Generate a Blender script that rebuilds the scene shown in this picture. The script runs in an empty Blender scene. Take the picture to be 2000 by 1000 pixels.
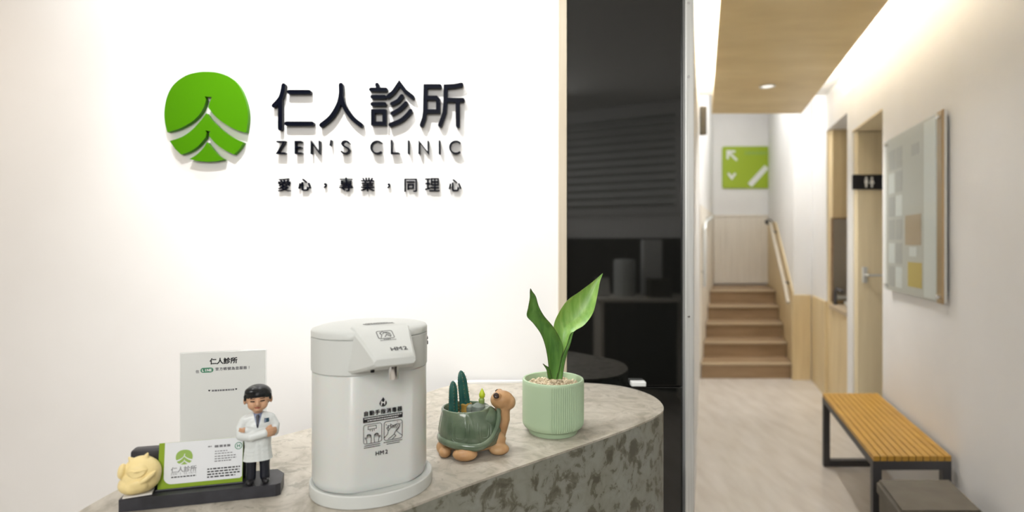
import bpy, bmesh, math, random
from mathutils import Vector, Matrix, Quaternion
from mathutils.geometry import tessellate_polygon
random.seed(7)
S = bpy.context.scene
COL = S.collection
PI = math.pi

# ------------------------------------------------------------------ camera
CAMZ = 1.40; F = 1100.0; HX, HY = 1000.0, 475.0
cam = bpy.data.cameras.new('camera')
cam.sensor_width = 36.0
cam.lens = 36.0 * F / 2000.0
cam.shift_y = -(500.0 - HY) / 2000.0
cam.clip_start = 0.02
cam.dof.use_dof = True
cam.dof.focus_distance = 1.18
cam.dof.aperture_fstop = 2.1
camo = bpy.data.objects.new('camera', cam)
camo.location = (0, 0, CAMZ); camo.rotation_euler = (PI / 2, 0, 0)
COL.objects.link(camo); S.camera = camo

# ------------------------------------------------------------------ world, exposure, lights
w = bpy.data.worlds.new('world'); S.world = w; w.use_nodes = True
bg = w.node_tree.nodes['Background']
bg.inputs['Color'].default_value = (1.0, 0.93, 0.84, 1); bg.inputs['Strength'].default_value = 0.25
S.view_settings.view_transform = 'Standard'; S.view_settings.look = 'None'
S.view_settings.gamma = 1.0; S.view_settings.use_curve_mapping = False
S.view_settings.exposure = 0.0

def light(name, kind, loc, target, power, color=(1, 1, 1), **kw):
    l = bpy.data.lights.new(name, kind); l.energy = power; l.color = color
    for k, v in kw.items(): setattr(l, k, v)
    o = bpy.data.objects.new(name, l); COL.objects.link(o); o.location = loc
    d = Vector(target) - Vector(loc)
    o.rotation_euler = d.to_track_quat('-Z', 'Y').to_euler()
    return o

WARM = (1.0, 0.64, 0.32); NEUT = (1.0, 0.995, 0.985)
light('reception_front_fill', 'AREA', (-0.4, -1.75, 2.55), (-0.2, 1.2, 1.0), 54, (1.0, .99, .975), shape='RECTANGLE', size=1.6, size_y=1.2)  # unseen fill behind the viewer, tilted to light the front faces
light('wall_washer', 'SPOT', (-0.66, 1.02, 2.66), (-0.40, 1.72, 1.75), 74, NEUT, spot_size=math.radians(92), spot_blend=0.95, shadow_soft_size=0.014)
light('rear_wall_fill', 'AREA', (-0.3, -1.2, 2.70), (0.2, -1.6, 0), 26, NEUT, shape='RECTANGLE', size=0.6, size_y=0.6)  # added fill, brightens the rear wall mirrored in the black glass
light('wall_strip_fill', 'AREA', (-0.56, 1.36, 2.71), (-0.56, 1.72, 1.60), 6.5, NEUT, shape='RECTANGLE', size=1.45, size_y=0.05, spread=math.radians(80))  # added linear fill to whiten the sign wall evenly
light('counter_downlight', 'SPOT', (0.15, 0.6, 2.66), (0.0, 1.1, 0.98), 1.5, NEUT, spot_size=math.radians(75), spot_blend=0.9, shadow_soft_size=0.06)
light('left_warm_fill', 'SPOT', (-1.85, 0.75, 2.66), (-1.78, 1.72, 0.8), 13, WARM, spot_size=math.radians(110), spot_blend=0.9, shadow_soft_size=0.05)  # added lamp, warms and lifts the left end of the wall
for nm_, x_, y_, p_ in (('corridor_spot', 1.30, 2.45, 12), ('corridor_spot', 1.80, 3.94, 64)):  # nearer one added unseen to brighten the corridor; farther one is the raft downlight
    light(nm_, 'SPOT', (x_, y_, 2.47), (x_, y_, 0), p_, NEUT, spot_size=math.radians(125), spot_blend=0.9, shadow_soft_size=0.05)
light('stair_foot_fill', 'SPOT', (2.42, 5.32, 3.46), (2.62, 6.0, 0.4), 112, NEUT, spot_size=math.radians(80), spot_blend=0.9, shadow_soft_size=0.08)  # added spot to brighten the stairs and the oak dado
light('stairwell_light', 'AREA', (2.85, 6.3, 3.42), (2.95, 6.9, 0), 25, NEUT, shape='RECTANGLE', size=0.7, size_y=1.6)

# ------------------------------------------------------------------ materials
def mat(name, color, rough=0.5, metal=0.0, spec=0.5, coat=0.0, emit=None, estr=0.0, trans=0.0, sub=0.0, ior=1.45):
    m = bpy.data.materials.new(name); m.use_nodes = True
    b = m.node_tree.nodes['Principled BSDF']
    b.inputs['Base Color'].default_value = (*color, 1); b.inputs['Roughness'].default_value = rough
    b.inputs['Metallic'].default_value = metal; b.inputs['Specular IOR Level'].default_value = spec
    b.inputs['Coat Weight'].default_value = coat; b.inputs['Transmission Weight'].default_value = trans
    b.inputs['IOR'].default_value = ior
    if sub: b.inputs['Subsurface Weight'].default_value = sub; b.inputs['Subsurface Scale'].default_value = 0.01
    if emit: b.inputs['Emission Color'].default_value = (*emit, 1); b.inputs['Emission Strength'].default_value = estr
    return m

def noise_mat(name, stops, scale=8, detail=6, rough=0.5, stretch=(1, 1, 1), bump=0.0, bscale=60, distort=0.0, spec=0.5, coat=0.0):
    """procedural mottled colour: stops = [(pos, rgb), ...] over a noise field, in object space"""
    m = mat(name, (1, 1, 1), rough, spec=spec, coat=coat); nt = m.node_tree; N = nt.nodes; L = nt.links
    b = N['Principled BSDF']
    tc = N.new('ShaderNodeTexCoord'); mp = N.new('ShaderNodeMapping'); mp.inputs['Scale'].default_value = stretch
    L.new(tc.outputs['Object'], mp.inputs['Vector'])
    n = N.new('ShaderNodeTexNoise'); n.inputs['Scale'].default_value = scale; n.inputs['Detail'].default_value = detail
    n.inputs['Distortion'].default_value = distort
    L.new(mp.outputs['Vector'], n.inputs['Vector'])
    r = N.new('ShaderNodeValToRGB'); e = r.color_ramp.elements
    while len(e) < len(stops): e.new(0.5)
    for el, (p, c) in zip(e, stops): el.position = p; el.color = (*c, 1)
    L.new(n.outputs['Fac'], r.inputs['Fac']); L.new(r.outputs['Color'], b.inputs['Base Color'])
    if bump:
        n2 = N.new('ShaderNodeTexNoise'); n2.inputs['Scale'].default_value = bscale; L.new(mp.outputs['Vector'], n2.inputs['Vector'])
        bp = N.new('ShaderNodeBump'); bp.inputs['Strength'].default_value = bump; bp.inputs['Distance'].default_value = 0.002
        L.new(n2.outputs['Fac'], bp.inputs['Height']); L.new(bp.outputs['Normal'], b.inputs['Normal'])
    return m

M = {}
M['wall'] = noise_mat('white_paint', [(0.3, (.84, .83, .815)), (0.7, (.87, .862, .85))], 3, 3, 0.75, bump=0.04, bscale=180)
M['ceil'] = mat('white_ceiling', (.86, .85, .82), 0.8)
M['floor'] = noise_mat('pale_wood_floor', [(0.3, (.52, .465, .40)), (0.5, (.59, .54, .475)), (0.72, (.65, .60, .54))], 3.0, 8, 0.32, stretch=(4.0, .9, 1), bump=0.03, bscale=40)
M['woodpanel'] = noise_mat('light_oak_veneer', [(0.3, (.66, .52, .30)), (0.55, (.74, .60, .36)), (0.75, (.80, .66, .42))], 2.5, 8, 0.5, stretch=(9, 9, .7))
M['woodceil'] = noise_mat('oak_ceiling_veneer', [(0.3, (.66, .50, .25)), (0.55, (.75, .59, .31)), (0.75, (.82, .66, .38))], 1.4, 8, 0.45, stretch=(1.2, 3, 1))
M['stairwood'] = noise_mat('brown_stair_wood', [(0.3, (.25, .165, .092)), (0.6, (.33, .225, .13)), (0.8, (.38, .265, .16))], 2.5, 8, 0.5, stretch=(1, 6, 6))
M['nosing'] = mat('pale_stair_nosing', (.50, .40, .27), 0.5)
M['greywash'] = noise_mat('grey_wood_panel', [(0.3, (.80, .745, .655)), (0.7, (.88, .825, .735))], 3, 6, 0.6, stretch=(12, 12, .6))
M['trimwood'] = noise_mat('pale_maple_trim', [(0.3, (.52, .45, .34)), (0.7, (.58, .51, .40))], 4, 6, 0.5, stretch=(20, 20, .8))
M['blackglass'] = mat('black_glass', (.006, .0065, .006), 0.03, spec=0.95)
M['alu'] = noise_mat('satin_aluminium', [(0.35, (.66, .67, .65)), (0.65, (.76, .77, .75))], 6, 4, 0.42, stretch=(30, 30, .6))
M['alu'].node_tree.nodes['Principled BSDF'].inputs['Metallic'].default_value = 0.6
M['chrome'] = mat('chrome', (.75, .75, .76), 0.15, metal=1)
M['steel'] = mat('dark_grey_steel', (.055, .053, .055), 0.5)
M['slat'] = noise_mat('golden_bench_wood', [(0.3, (.43, .235, .035)), (0.6, (.50, .28, .045)), (0.8, (.55, .325, .06))], 3, 6, 0.45, stretch=(14, 2, 14))
M['greyfab'] = noise_mat('grey_brown_leatherette', [(0.3, (.095, .082, .06)), (0.7, (.12, .105, .08))], 12, 4, 0.6, bump=0.1, bscale=200)
M['doorbeige'] = noise_mat('beige_door', [(0.3, (.74, .63, .42)), (0.7, (.80, .69, .47))], 3, 5, 0.5, stretch=(10, 10, .6))
M['led'] = mat('led_strip', (1, 1, 1), 0.5, emit=(1.0, .965, .91), estr=100)
M['lamp'] = mat('lamp_lens', (.9, .9, .88), 0.4, emit=(1.0, .95, .86), estr=1.0)
M['ink'] = mat('black_print', (.012, .012, .014), 0.5)
M['inkgrey'] = mat('grey_print', (.18, .18, .19), 0.5)
M['navy'] = mat('navy_black_acrylic', (.0012, .0020, .0060), 0.35, spec=.06)
M['green'] = mat('green_sign_lacquer', (.055, .20, .0004), 0.4, spec=.1)
M['whiteprint'] = mat('white_print', (.85, .86, .84), 0.5)
M['whiteplastic'] = mat('white_plastic', (.635, .655, .63), 0.34)
M['tank'] = mat('milky_tank_plastic', (.70, .715, .69), 0.28, sub=0.25)
M['blackplastic'] = mat('black_plastic', (.012, .012, .014), 0.35)

def counter_mat():
    m = mat('stone_laminate', (1, 1, 1), 0.36); nt = m.node_tree; N = nt.nodes; L = nt.links; b = N['Principled BSDF']
    tc = N.new('ShaderNodeTexCoord')
    n1 = N.new('ShaderNodeTexNoise'); n1.inputs['Scale'].default_value = 13; n1.inputs['Detail'].default_value = 9; n1.inputs['Roughness'].default_value = .62; n1.inputs['Distortion'].default_value = 1.6
    n2 = N.new('ShaderNodeTexNoise'); n2.inputs['Scale'].default_value = 34; n2.inputs['Detail'].default_value = 7; n2.inputs['Roughness'].default_value = .68; n2.inputs['Distortion'].default_value = 0.8
    n3 = N.new('ShaderNodeTexNoise'); n3.inputs['Scale'].default_value = 4; n3.inputs['Detail'].default_value = 3
    for n in (n1, n2, n3): L.new(tc.outputs['Object'], n.inputs['Vector'])
    r1 = N.new('ShaderNodeValToRGB'); e = r1.color_ramp.elements
    e[0].position = .36; e[0].color = (.33, .30, .24, 1); e[1].position = .66; e[1].color = (.53, .495, .425, 1)
    x = e.new(.5); x.color = (.445, .41, .345, 1)
    r2 = N.new('ShaderNodeValToRGB'); e = r2.color_ramp.elements
    e[0].position = .54; e[0].color = (0, 0, 0, 1); e[1].position = .60; e[1].color = (1, 1, 1, 1)
    L.new(n1.outputs['Fac'], r1.inputs['Fac']); L.new(n2.outputs['Fac'], r2.inputs['Fac'])
    mx = N.new('ShaderNodeMix'); mx.data_type = 'RGBA'
    mu = N.new('ShaderNodeMath'); mu.operation = 'MULTIPLY'; L.new(r2.outputs['Color'], mu.inputs[0])
    rr = N.new('ShaderNodeMapRange'); rr.inputs['From Min'].default_value = .38; rr.inputs['From Max'].default_value = .62
    rr.inputs['To Min'].default_value = .12; rr.inputs['To Max'].default_value = .75
    L.new(n3.outputs['Fac'], rr.inputs['Value']); L.new(rr.outputs['Result'], mu.inputs[1])
    L.new(mu.outputs[0], mx.inputs['Factor']); L.new(r1.outputs['Color'], mx.inputs['A']); mx.inputs['B'].default_value = (.25, .23, .185, 1)
    L.new(mx.outputs['Result'], b.inputs['Base Color'])
    return m
M['counter'] = counter_mat()
def front_mat():
    m = mat('grey_stone_laminate', (1, 1, 1), 0.45); nt = m.node_tree; N = nt.nodes; L = nt.links; b = N['Principled BSDF']
    tc = N.new('ShaderNodeTexCoord')
    n1 = N.new('ShaderNodeTexNoise'); n1.inputs['Scale'].default_value = 30; n1.inputs['Detail'].default_value = 7; n1.inputs['Roughness'].default_value = .6; n1.inputs['Distortion'].default_value = 0.5
    n2 = N.new('ShaderNodeTexNoise'); n2.inputs['Scale'].default_value = 7; n2.inputs['Detail'].default_value = 4
    for n in (n1, n2): L.new(tc.outputs['Object'], n.inputs['Vector'])
    r1 = N.new('ShaderNodeValToRGB'); e = r1.color_ramp.elements
    e[0].position = .36; e[0].color = (.105, .10, .075, 1); e[1].position = .62; e[1].color = (.285, .295, .26, 1)
    x = e.new(.445); x.color = (.165, .16, .125, 1); x = e.new(.475); x.color = (.245, .252, .22, 1)
    L.new(n1.outputs['Fac'], r1.inputs['Fac'])
    r2 = N.new('ShaderNodeValToRGB'); e = r2.color_ramp.elements
    e[0].position = .35; e[0].color = (.86, .84, .78, 1); e[1].position = .7; e[1].color = (1, 1, 1, 1)
    L.new(n2.outputs['Fac'], r2.inputs['Fac'])
    mx = N.new('ShaderNodeMix'); mx.data_type = 'RGBA'; mx.blend_type = 'MULTIPLY'; mx.inputs['Factor'].default_value = 1
    L.new(r1.outputs['Color'], mx.inputs['A']); L.new(r2.outputs['Color'], mx.inputs['B']); L.new(mx.outputs['Result'], b.inputs['Base Color'])
    return m
M['counterfront'] = front_mat()

def clear_mat():
    m = bpy.data.materials.new('clear_acrylic'); m.use_nodes = True; nt = m.node_tree; N = nt.nodes; N.clear()
    o = N.new('ShaderNodeOutputMaterial'); t = N.new('ShaderNodeBsdfTransparent'); t.inputs['Color'].default_value = (.93, .945, .94, 1)
    g = N.new('ShaderNodeBsdfGlossy'); g.inputs['Roughness'].default_value = .05;
    x = N.new('ShaderNodeMixShader'); x.inputs[0].default_value = .05; nt.links.new(t.outputs[0], x.inputs[1]); nt.links.new(g.outputs[0], x.inputs[2]); nt.links.new(x.outputs[0], o.inputs['Surface'])
    return m

# ------------------------------------------------------------------ helpers
def P(px, py, d):
    """a point of the place at distance d in front of the viewpoint, read off the photograph"""
    return Vector(((px - HX) / F * d, d, CAMZ - (py - HY) / F * d))

def link(name, me, m=None, parent=None, loc=None, smooth=None):
    o = bpy.data.objects.new(name, me); COL.objects.link(o)
    if m is not None and not me.materials: me.materials.append(M[m] if isinstance(m, str) else m)
    if parent: o.parent = parent
    if loc is not None: o.location = loc
    if smooth is not None:
        for p in me.polygons: p.use_smooth = True
        me.set_sharp_from_angle(angle=math.radians(smooth))
    return o

def from_bm(name, bm, m=None, parent=None, loc=None, smooth=None):
    bmesh.ops.recalc_face_normals(bm, faces=bm.faces)
    me = bpy.data.meshes.new(name); bm.to_mesh(me); bm.free()
    return link(name, me, m, parent, loc, smooth)

def tag(o, label=None, cat=None, group=None, kind=None):
    if label: o['label'] = label
    if cat: o['category'] = cat
    if group: o['group'] = group
    if kind: o['kind'] = kind
    return o

def empty(name, loc=(0, 0, 0), rz=0.0):
    o = bpy.data.objects.new(name, None); o.empty_display_size = .05
    COL.objects.link(o); o.location = loc; o.rotation_euler = (0, 0, rz)
    return o

def bbox(bm, x0, x1, y0, y1, z0, z1, mtx=None, bevel=0.0, seg=2):
    vs = [bm.verts.new(v) for v in ((x0, y0, z0), (x1, y0, z0), (x1, y1, z0), (x0, y1, z0), (x0, y0, z1), (x1, y0, z1), (x1, y1, z1), (x0, y1, z1))]
    fs = [bm.faces.new([vs[i] for i in f]) for f in ((0, 3, 2, 1), (4, 5, 6, 7), (0, 1, 5, 4), (1, 2, 6, 5), (2, 3, 7, 6), (3, 0, 4, 7))]
    if bevel:
        es = list({e for f in fs for e in f.edges})
        r = bmesh.ops.bevel(bm, geom=es, offset=bevel, segments=seg, affect='EDGES', profile=.5)
        vs = list({v for f in r['faces'] for v in f.verts} | {v for v in vs if v.is_valid})
    if mtx: bmesh.ops.transform(bm, matrix=mtx, verts=[v for v in vs if v.is_valid])

def box(name, x0, x1, y0, y1, z0, z1, m, parent=None, bevel=0.0, mtx=None, smooth=None):
    bm = bmesh.new(); bbox(bm, x0, x1, y0, y1, z0, z1, mtx, bevel)
    return from_bm(name, bm, m, parent, smooth=smooth)

def addprism(bm, pts, vec):
    """closed prism: 3D outline pts (may be concave, planar) swept along vec"""
    pts = [Vector(p) for p in pts]; vec = Vector(vec)
    a = [bm.verts.new(p) for p in pts]; b = [bm.verts.new(p + vec) for p in pts]
    n = len(pts)
    if n == 4:
        bm.faces.new(a); bm.faces.new(b[::-1])
    for t in (tessellate_polygon([pts]) if n != 4 else []):
        if len({*t}) == 3:
            try:
                bm.faces.new([a[i] for i in t]); bm.faces.new([b[i] for i in reversed(t)])
            except ValueError: pass
    for i in range(n):
        j = (i + 1) % n; bm.faces.new([a[i], a[j], b[j], b[i]])

def prism(name, pts, vec, m, parent=None, smooth=None):
    bm = bmesh.new(); addprism(bm, pts, vec)
    return from_bm(name, bm, m, parent, smooth=smooth)

def addloft(bm, rings, caps=True, closed=True):
    R = [[bm.verts.new(p) for p in r] for r in rings]
    n = len(R[0])
    for i in range(len(R) - 1):
        for k in range(n if closed else n - 1):
            j = (k + 1) % n
            bm.faces.new([R[i][k], R[i][j], R[i + 1][j], R[i + 1][k]])
    if caps:
        bm.faces.new(list(reversed(R[0]))); bm.faces.new(R[-1])

def loft(name, rings, m, parent=None, smooth=40, caps=True):
    bm = bmesh.new(); addloft(bm, rings, caps)
    return from_bm(name, bm, m, parent, smooth=smooth)

def circle(cx, cy, z, rx, ry=None, n=48):
    ry = rx if ry is None else ry
    return [Vector((cx + rx * math.cos(2 * PI * k / n), cy + ry * math.sin(2 * PI * k / n), z)) for k in range(n)]

def lathe(name, prof, m, parent=None, n=48, smooth=35, center=(0, 0), sy=1.0):
    rings = [circle(center[0], center[1], z, max(r, 1e-4), max(r, 1e-4) * sy, n) for r, z in prof]
    return loft(name, rings, m, parent, smooth)

def addtube(bm, pts, rad, n=10):
    pts = [Vector(p) for p in pts]
    if not hasattr(rad, '__len__'): rad = [rad] * len(pts)
    rings = []
    t0 = (pts[1] - pts[0]).normalized()
    u = t0.orthogonal().normalized()
    for i, p in enumerate(pts):
        t = (pts[min(i + 1, len(pts) - 1)] - pts[max(i - 1, 0)]).normalized()
        u = (u - t * u.dot(t)).normalized(); v = t.cross(u)
        rings.append([p + (u * math.cos(2 * PI * k / n) + v * math.sin(2 * PI * k / n)) * rad[i] for k in range(n)])
    addloft(bm, rings)

def tube(name, pts, rad, m, parent=None, n=10, smooth=50):
    bm = bmesh.new(); addtube(bm, pts, rad, n)
    return from_bm(name, bm, m, parent, smooth=smooth)

def catmull(pts, k=8, closed=False):
    pts = [Vector(p) for p in pts]; n = len(pts); out = []
    rng = range(n) if closed else range(n - 1)
    for i in rng:
        g = (lambda q: pts[q % n]) if closed else (lambda q: pts[max(0, min(n - 1, q))])
        p0, p1, p2, p3 = g(i - 1), g(i), g(i + 1), g(i + 2)
        for s in range(k):
            t = s / k
            out.append(.5 * ((2 * p1) + (p2 - p0) * t + (2 * p0 - 5 * p1 + 4 * p2 - p3) * t * t + (3 * p1 - p0 - 3 * p2 + p3) * t ** 3))
    if not closed: out.append(pts[-1])
    return out

def blob(name, prims, m, parent=None, voxel=.002, smooth_it=4, warp=None):
    """one continuous skin grown around ellipsoids ('e', centre, radii, euler) and tapered limbs ('c', pts, radii)"""
    bm = bmesh.new()
    for p in prims:
        if p[0] == 'e':
            rot = Matrix.LocRotScale(Vector(p[1]), __import__('mathutils').Euler(p[3] if len(p) > 3 else (0, 0, 0)), Vector(p[2]))
            bmesh.ops.create_icosphere(bm, subdivisions=3, radius=1, matrix=rot)
        else:
            pts = [Vector(q) for q in p[1]]; rs = p[2]
            for i in range(len(pts) - 1):
                L_ = (pts[i + 1] - pts[i]).length; k = max(2, int(L_ / (min(rs[i], rs[i + 1]) * .35)))
                for s in range(k + 1):
                    t = s / k
                    bmesh.ops.create_icosphere(bm, subdivisions=2, radius=rs[i] * (1 - t) + rs[i + 1] * t, matrix=Matrix.Translation(pts[i].lerp(pts[i + 1], t)))
    me = bpy.data.meshes.new(name + '_src'); bm.to_mesh(me); bm.free()
    o = bpy.data.objects.new(name + '_src', me); COL.objects.link(o)
    md = o.modifiers.new('r', 'REMESH'); md.mode = 'VOXEL'; md.voxel_size = voxel
    ms = o.modifiers.new('s', 'SMOOTH'); ms.iterations = smooth_it; ms.factor = .5
    dg = bpy.context.evaluated_depsgraph_get()
    nm = bpy.data.meshes.new_from_object(o.evaluated_get(dg)); nm.name = name
    bpy.data.objects.remove(o); bpy.data.meshes.remove(me)
    if warp:
        for v in nm.vertices: v.co = warp(v.co)
    return link(name, nm, m, parent, smooth=80)

# flat print drawn in a plane: O origin, U right, V up (unit vectors), N off the surface
class Plane:
    def __init__(s, O, U, V): s.O = Vector(O); s.U = Vector(U).normalized(); s.V = Vector(V).normalized(); s.N = s.U.cross(s.V)
    def at(s, u, v, h=0.0): return s.O + s.U * u + s.V * v + s.N * h

def addstroke(bm, pl, pts, wd, depth, h0=0.0, closed=False, cap=True, seg=5):
    """a pen stroke of width wd along 2D pts, thickness depth, standing h0 off the plane"""
    P2 = [Vector((p[0], p[1])) for p in pts]
    m0 = len(P2)
    if closed: P2 = P2 + [P2[0], P2[1], P2[2 % m0]]
    n = len(P2); L_, R_ = [], []
    hw = wd / 2
    for i, p in enumerate(P2):
        a = (p - P2[i - 1]).normalized() if i else (P2[1] - p).normalized()
        b = (P2[i + 1] - p).normalized() if i < n - 1 else a
        t = (a + b)
        t = t.normalized() if t.length > 1e-6 else a
        nn = Vector((-t.y, t.x)); k = hw / max(.5, nn.dot(Vector((-a.y, a.x))))
        L_.append(p + nn * k); R_.append(p - nn * k)
    if closed:
        for i in range(1, m0 + 1):
            q = [L_[i], L_[i + 1], R_[i + 1], R_[i]]
            addprism(bm, [pl.at(x.x, x.y, h0) for x in q], pl.N * depth)
        return
    out = []
    def capf(c, d, s):
        nn = Vector((-d.y, d.x)) * s
        return [c + (nn * math.cos(PI * k / seg) + d * math.sin(PI * k / seg)) * hw for k in range(1, seg)]
    out += L_
    if cap: out += capf(P2[-1], (P2[-1] - P2[-2]).normalized(), 1)
    out += list(reversed(R_))
    if cap: out += capf(P2[0], (P2[0] - P2[1]).normalized(), 1)
    addprism(bm, [pl.at(x.x, x.y, h0) for x in out], pl.N * depth)

def strokes(name, pl, lst, wd, depth, m, parent=None, h0=0.0, cap=True):
    bm = bmesh.new()
    for si, s in enumerate(lst):
        cl = False
        if s[0] == 'loop': cl = True; s = s[1]
        addstroke(bm, pl, s, wd, depth + si * (.00012 if depth > .005 else .00002), h0, cl, cap)
    return from_bm(name, bm, m, parent)

def dashes(name, pl, rows, m, parent=None, h0=.0003, depth=.0002):
    """rows of tiny print too small to read: (u0, u1, v, height, word length)"""
    bm = bmesh.new()
    for (u0, u1, v, hh, wl) in rows:
        u = u0
        while u < u1:
            ww = min(u1 - u, wl * random.uniform(.5, 1.2))
            q = [(u, v - hh / 2), (u + ww, v - hh / 2), (u + ww, v + hh / 2), (u, v + hh / 2)]
            addprism(bm, [pl.at(a, b, h0) for a, b in q], pl.N * depth)
            u += ww + wl * .28
    return from_bm(name, bm, m, parent)

_gc = {}
def glyph_mesh(ch):
    """outline of a character as a flat 1-unit mesh (Blender's own built-in typeface)"""
    if ch in _gc: return _gc[ch]
    c = bpy.data.curves.new('g', 'FONT'); c.body = ch; c.size = 1.0; c.resolution_u = 3
    o = bpy.data.objects.new('g', c); COL.objects.link(o)
    dg = bpy.context.evaluated_depsgraph_get()
    me = bpy.data.meshes.new_from_object(o.evaluated_get(dg))
    vs = [v.co.copy() for v in me.vertices]; fs = [tuple(p.vertices) for p in me.polygons]
    bpy.data.objects.remove(o); bpy.data.curves.remove(c); bpy.data.meshes.remove(me)
    _gc[ch] = (vs, fs); return _gc[ch]

def addglyph(bm, pl, ch, u, v, size, h0=.0003, depth=0.0, bold=0.0, sx=1.0, fit=None):
    """character centred at (u, v); size = its cell. depth>0 makes a raised letter. bold thickens the strokes"""
    vs, fs = glyph_mesh(ch)
    if not vs: return
    x0 = min(a.x for a in vs); x1 = max(a.x for a in vs); y0 = min(a.y for a in vs); y1 = max(a.y for a in vs)
    cx, cy = (x0 + x1) / 2, (y0 + y1) / 2
    k = (fit / (y1 - y0)) if fit else size
    offs = [(0, 0)] if not bold else [(bold, 0), (-bold, 0), (0, bold), (0, -bold), (bold * .7, bold * .7), (-bold * .7, bold * .7), (bold * .7, -bold * .7), (-bold * .7, -bold * .7)]
    for qi, (ox, oy) in enumerate(offs):
        t = [((a.x - cx) * k * sx + u + ox, (a.y - cy) * k + v + oy) for a in vs]
        A = [bm.verts.new(pl.at(x, y, h0 + depth + qi * 2e-6)) for x, y in t]
        for f in fs: bm.faces.new([A[i] for i in f])
        if depth:
            B = [bm.verts.new(pl.at(x, y, h0)) for x, y in t]
            ec = {}
            for f in fs:
                bm.faces.new([B[i] for i in reversed(f)])
                for i in range(len(f)):
                    e = (f[i], f[(i + 1) % len(f)]); key = tuple(sorted(e)); ec.setdefault(key, []).append(e)
            for key, es in ec.items():
                if len(es) == 1: a, b = es[0]; bm.faces.new([A[b], A[a], B[a], B[b]])

def text(name, pl, s, u, v, size, m, parent=None, pitch=None, h0=.0003, bold=0.0, sx=1.0):
    bm = bmesh.new()
    pitch = pitch or size
    for i, ch in enumerate(s):
        if ch != ' ': addglyph(bm, pl, ch, u + (i - (len(s) - 1) / 2) * pitch, v, size, h0, 0.0, bold, sx)
    me = bpy.data.meshes.new(name); bm.to_mesh(me); bm.free()
    return link(name, me, m, parent)

# ------------------------------------------------------------------ the setting
WD = 1.72                       # the sign wall stands this far in front of the viewpoint
K = 0.336                       # the corridor runs off to the right at this slope
AR, AL = 1.14, -0.02
def RX(d): return AR + K * d
def LX(d): return AL + K * d if d <= 5.8 else (AL + K * 5.8) + (d - 5.8) * .42
def SX(d): return 0.95 + K * d  # right side of the stairs
def struct(o): o['kind'] = 'structure'; return o

def vwall(name, path, z0, z1, th, m, parent=None):
    """wall along a plan polyline; th = thickness to the left of the path (negative: right)"""
    bm = bmesh.new()
    for (x0, y0), (x1, y1) in zip(path[:-1], path[1:]):
        d = Vector((x1 - x0, y1 - y0, 0)).normalized(); n = Vector((-d.y, d.x, 0)) * th
        a, b = Vector((x0, y0, z0)), Vector((x1, y1, z0))
        addprism(bm, [a, b, b + n, a + n], (0, 0, z1 - z0))
    return from_bm(name, bm, m, parent)

struct(box('floor', -2.5, 5.6, -2.7, 8.2, -0.06, 0.0, 'floor'))
CH = 2.75
struct(prism('ceiling', [(-2.5, -2.7, CH), (1.8, -2.7, CH), (1.8, 1.4, CH), (4.6, 1.4, CH), (4.6, 5.15, CH), (-2.5, 5.15, CH)], (0, 0, .08), 'ceil'))
struct(box('ceiling_stairwell', 1.4, 5.6, 5.0, 8.2, 3.5, 3.58, 'ceil'))
struct(box('wall_stair_header', 1.4, 5.6, 5.0, 5.15, CH + .082, 3.498, 'wall'))
XJ = .141
struct(box('wall_front', -2.4, XJ, WD, WD + .1, 0, CH, 'wall'))
struct(box('wall_left', -2.5, -2.4, -2.6, WD, 0, CH, 'wall'))
struct(vwall('wall_rear', [(-2.4, -2.5), (.35, -2.5), (1.61, -1.85)], 0, CH, -.1, 'wall'))
struct(box('wall_side', 1.61, 1.71, -1.85, 1.38, 0, CH, 'wall'))
M['darkclad'] = noise_mat('added_dark_cladding', [(0.3, (.035, .028, .022)), (0.7, (.06, .05, .04))], 3, 6, 0.5, stretch=(10, 10, .6))  # unseen cladding added to darken the lower reflection in the black glass
struct(vwall('trim_added_rear', [(-2.39, -2.485), (.35, -2.485), (1.59, -1.845)], 0, 1.45, .012, 'darkclad'))
struct(box('trim_added_side', 1.597, 1.609, -1.80, 1.30, 0, 1.45, 'darkclad'))
# door casing strip, black glass panels and the aluminium end profile
struct(box('trim_1', XJ, .166, WD - .018, WD + .1, 0, CH, 'trimwood', bevel=.002))
struct(box('trim_2', .520, .547, WD - .03, WD + .06, 0, CH, 'alu', bevel=.003))
pw = struct(box('wall_black_glass', .167, .519, WD - .006, WD + .1, .966, CH, 'blackglass', bevel=.0015))
struct(box('wall_black_glass_lower', .167, .519, WD - .006, WD + .1, 0, .962, 'blackglass', bevel=.0015))
# corridor
lp = [(.556, WD + .06), (LX(5.8), 5.8), (LX(8.0), 8.0)]
struct(vwall('wall_corridor_left', lp, 0, 3.5, .1, 'wall'))
struct(box('wall_far', 2.3, 5.4, 8.0, 8.1, 0, 3.5, 'wall'))
bm = bmesh.new()
def seg(d0, d1, z0, z1, th=.14):
    a = Vector((RX(d0), d0, z0)); b = Vector((RX(d1), d1, z0)); t = Vector((th, 0, 0))
    addprism(bm, [a, a + t, b + t, b], (0, 0, z1 - z0))
seg(1.38, 3.54, 0, CH); seg(3.54, 4.25, 2.25, CH); seg(4.25, 4.40, 0, CH); seg(4.40, 5.13, 2.42, CH); seg(5.13, 5.78, 0, 3.5)
addprism(bm, [(SX(5.78), 5.78, 0), (RX(5.78) + .14, 5.78, 0), (SX(8) + .3, 8, 0), (SX(8), 8, 0)], (0, 0, 3.5))
wr = struct(from_bm('wall_right', bm, 'wall'))
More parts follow.
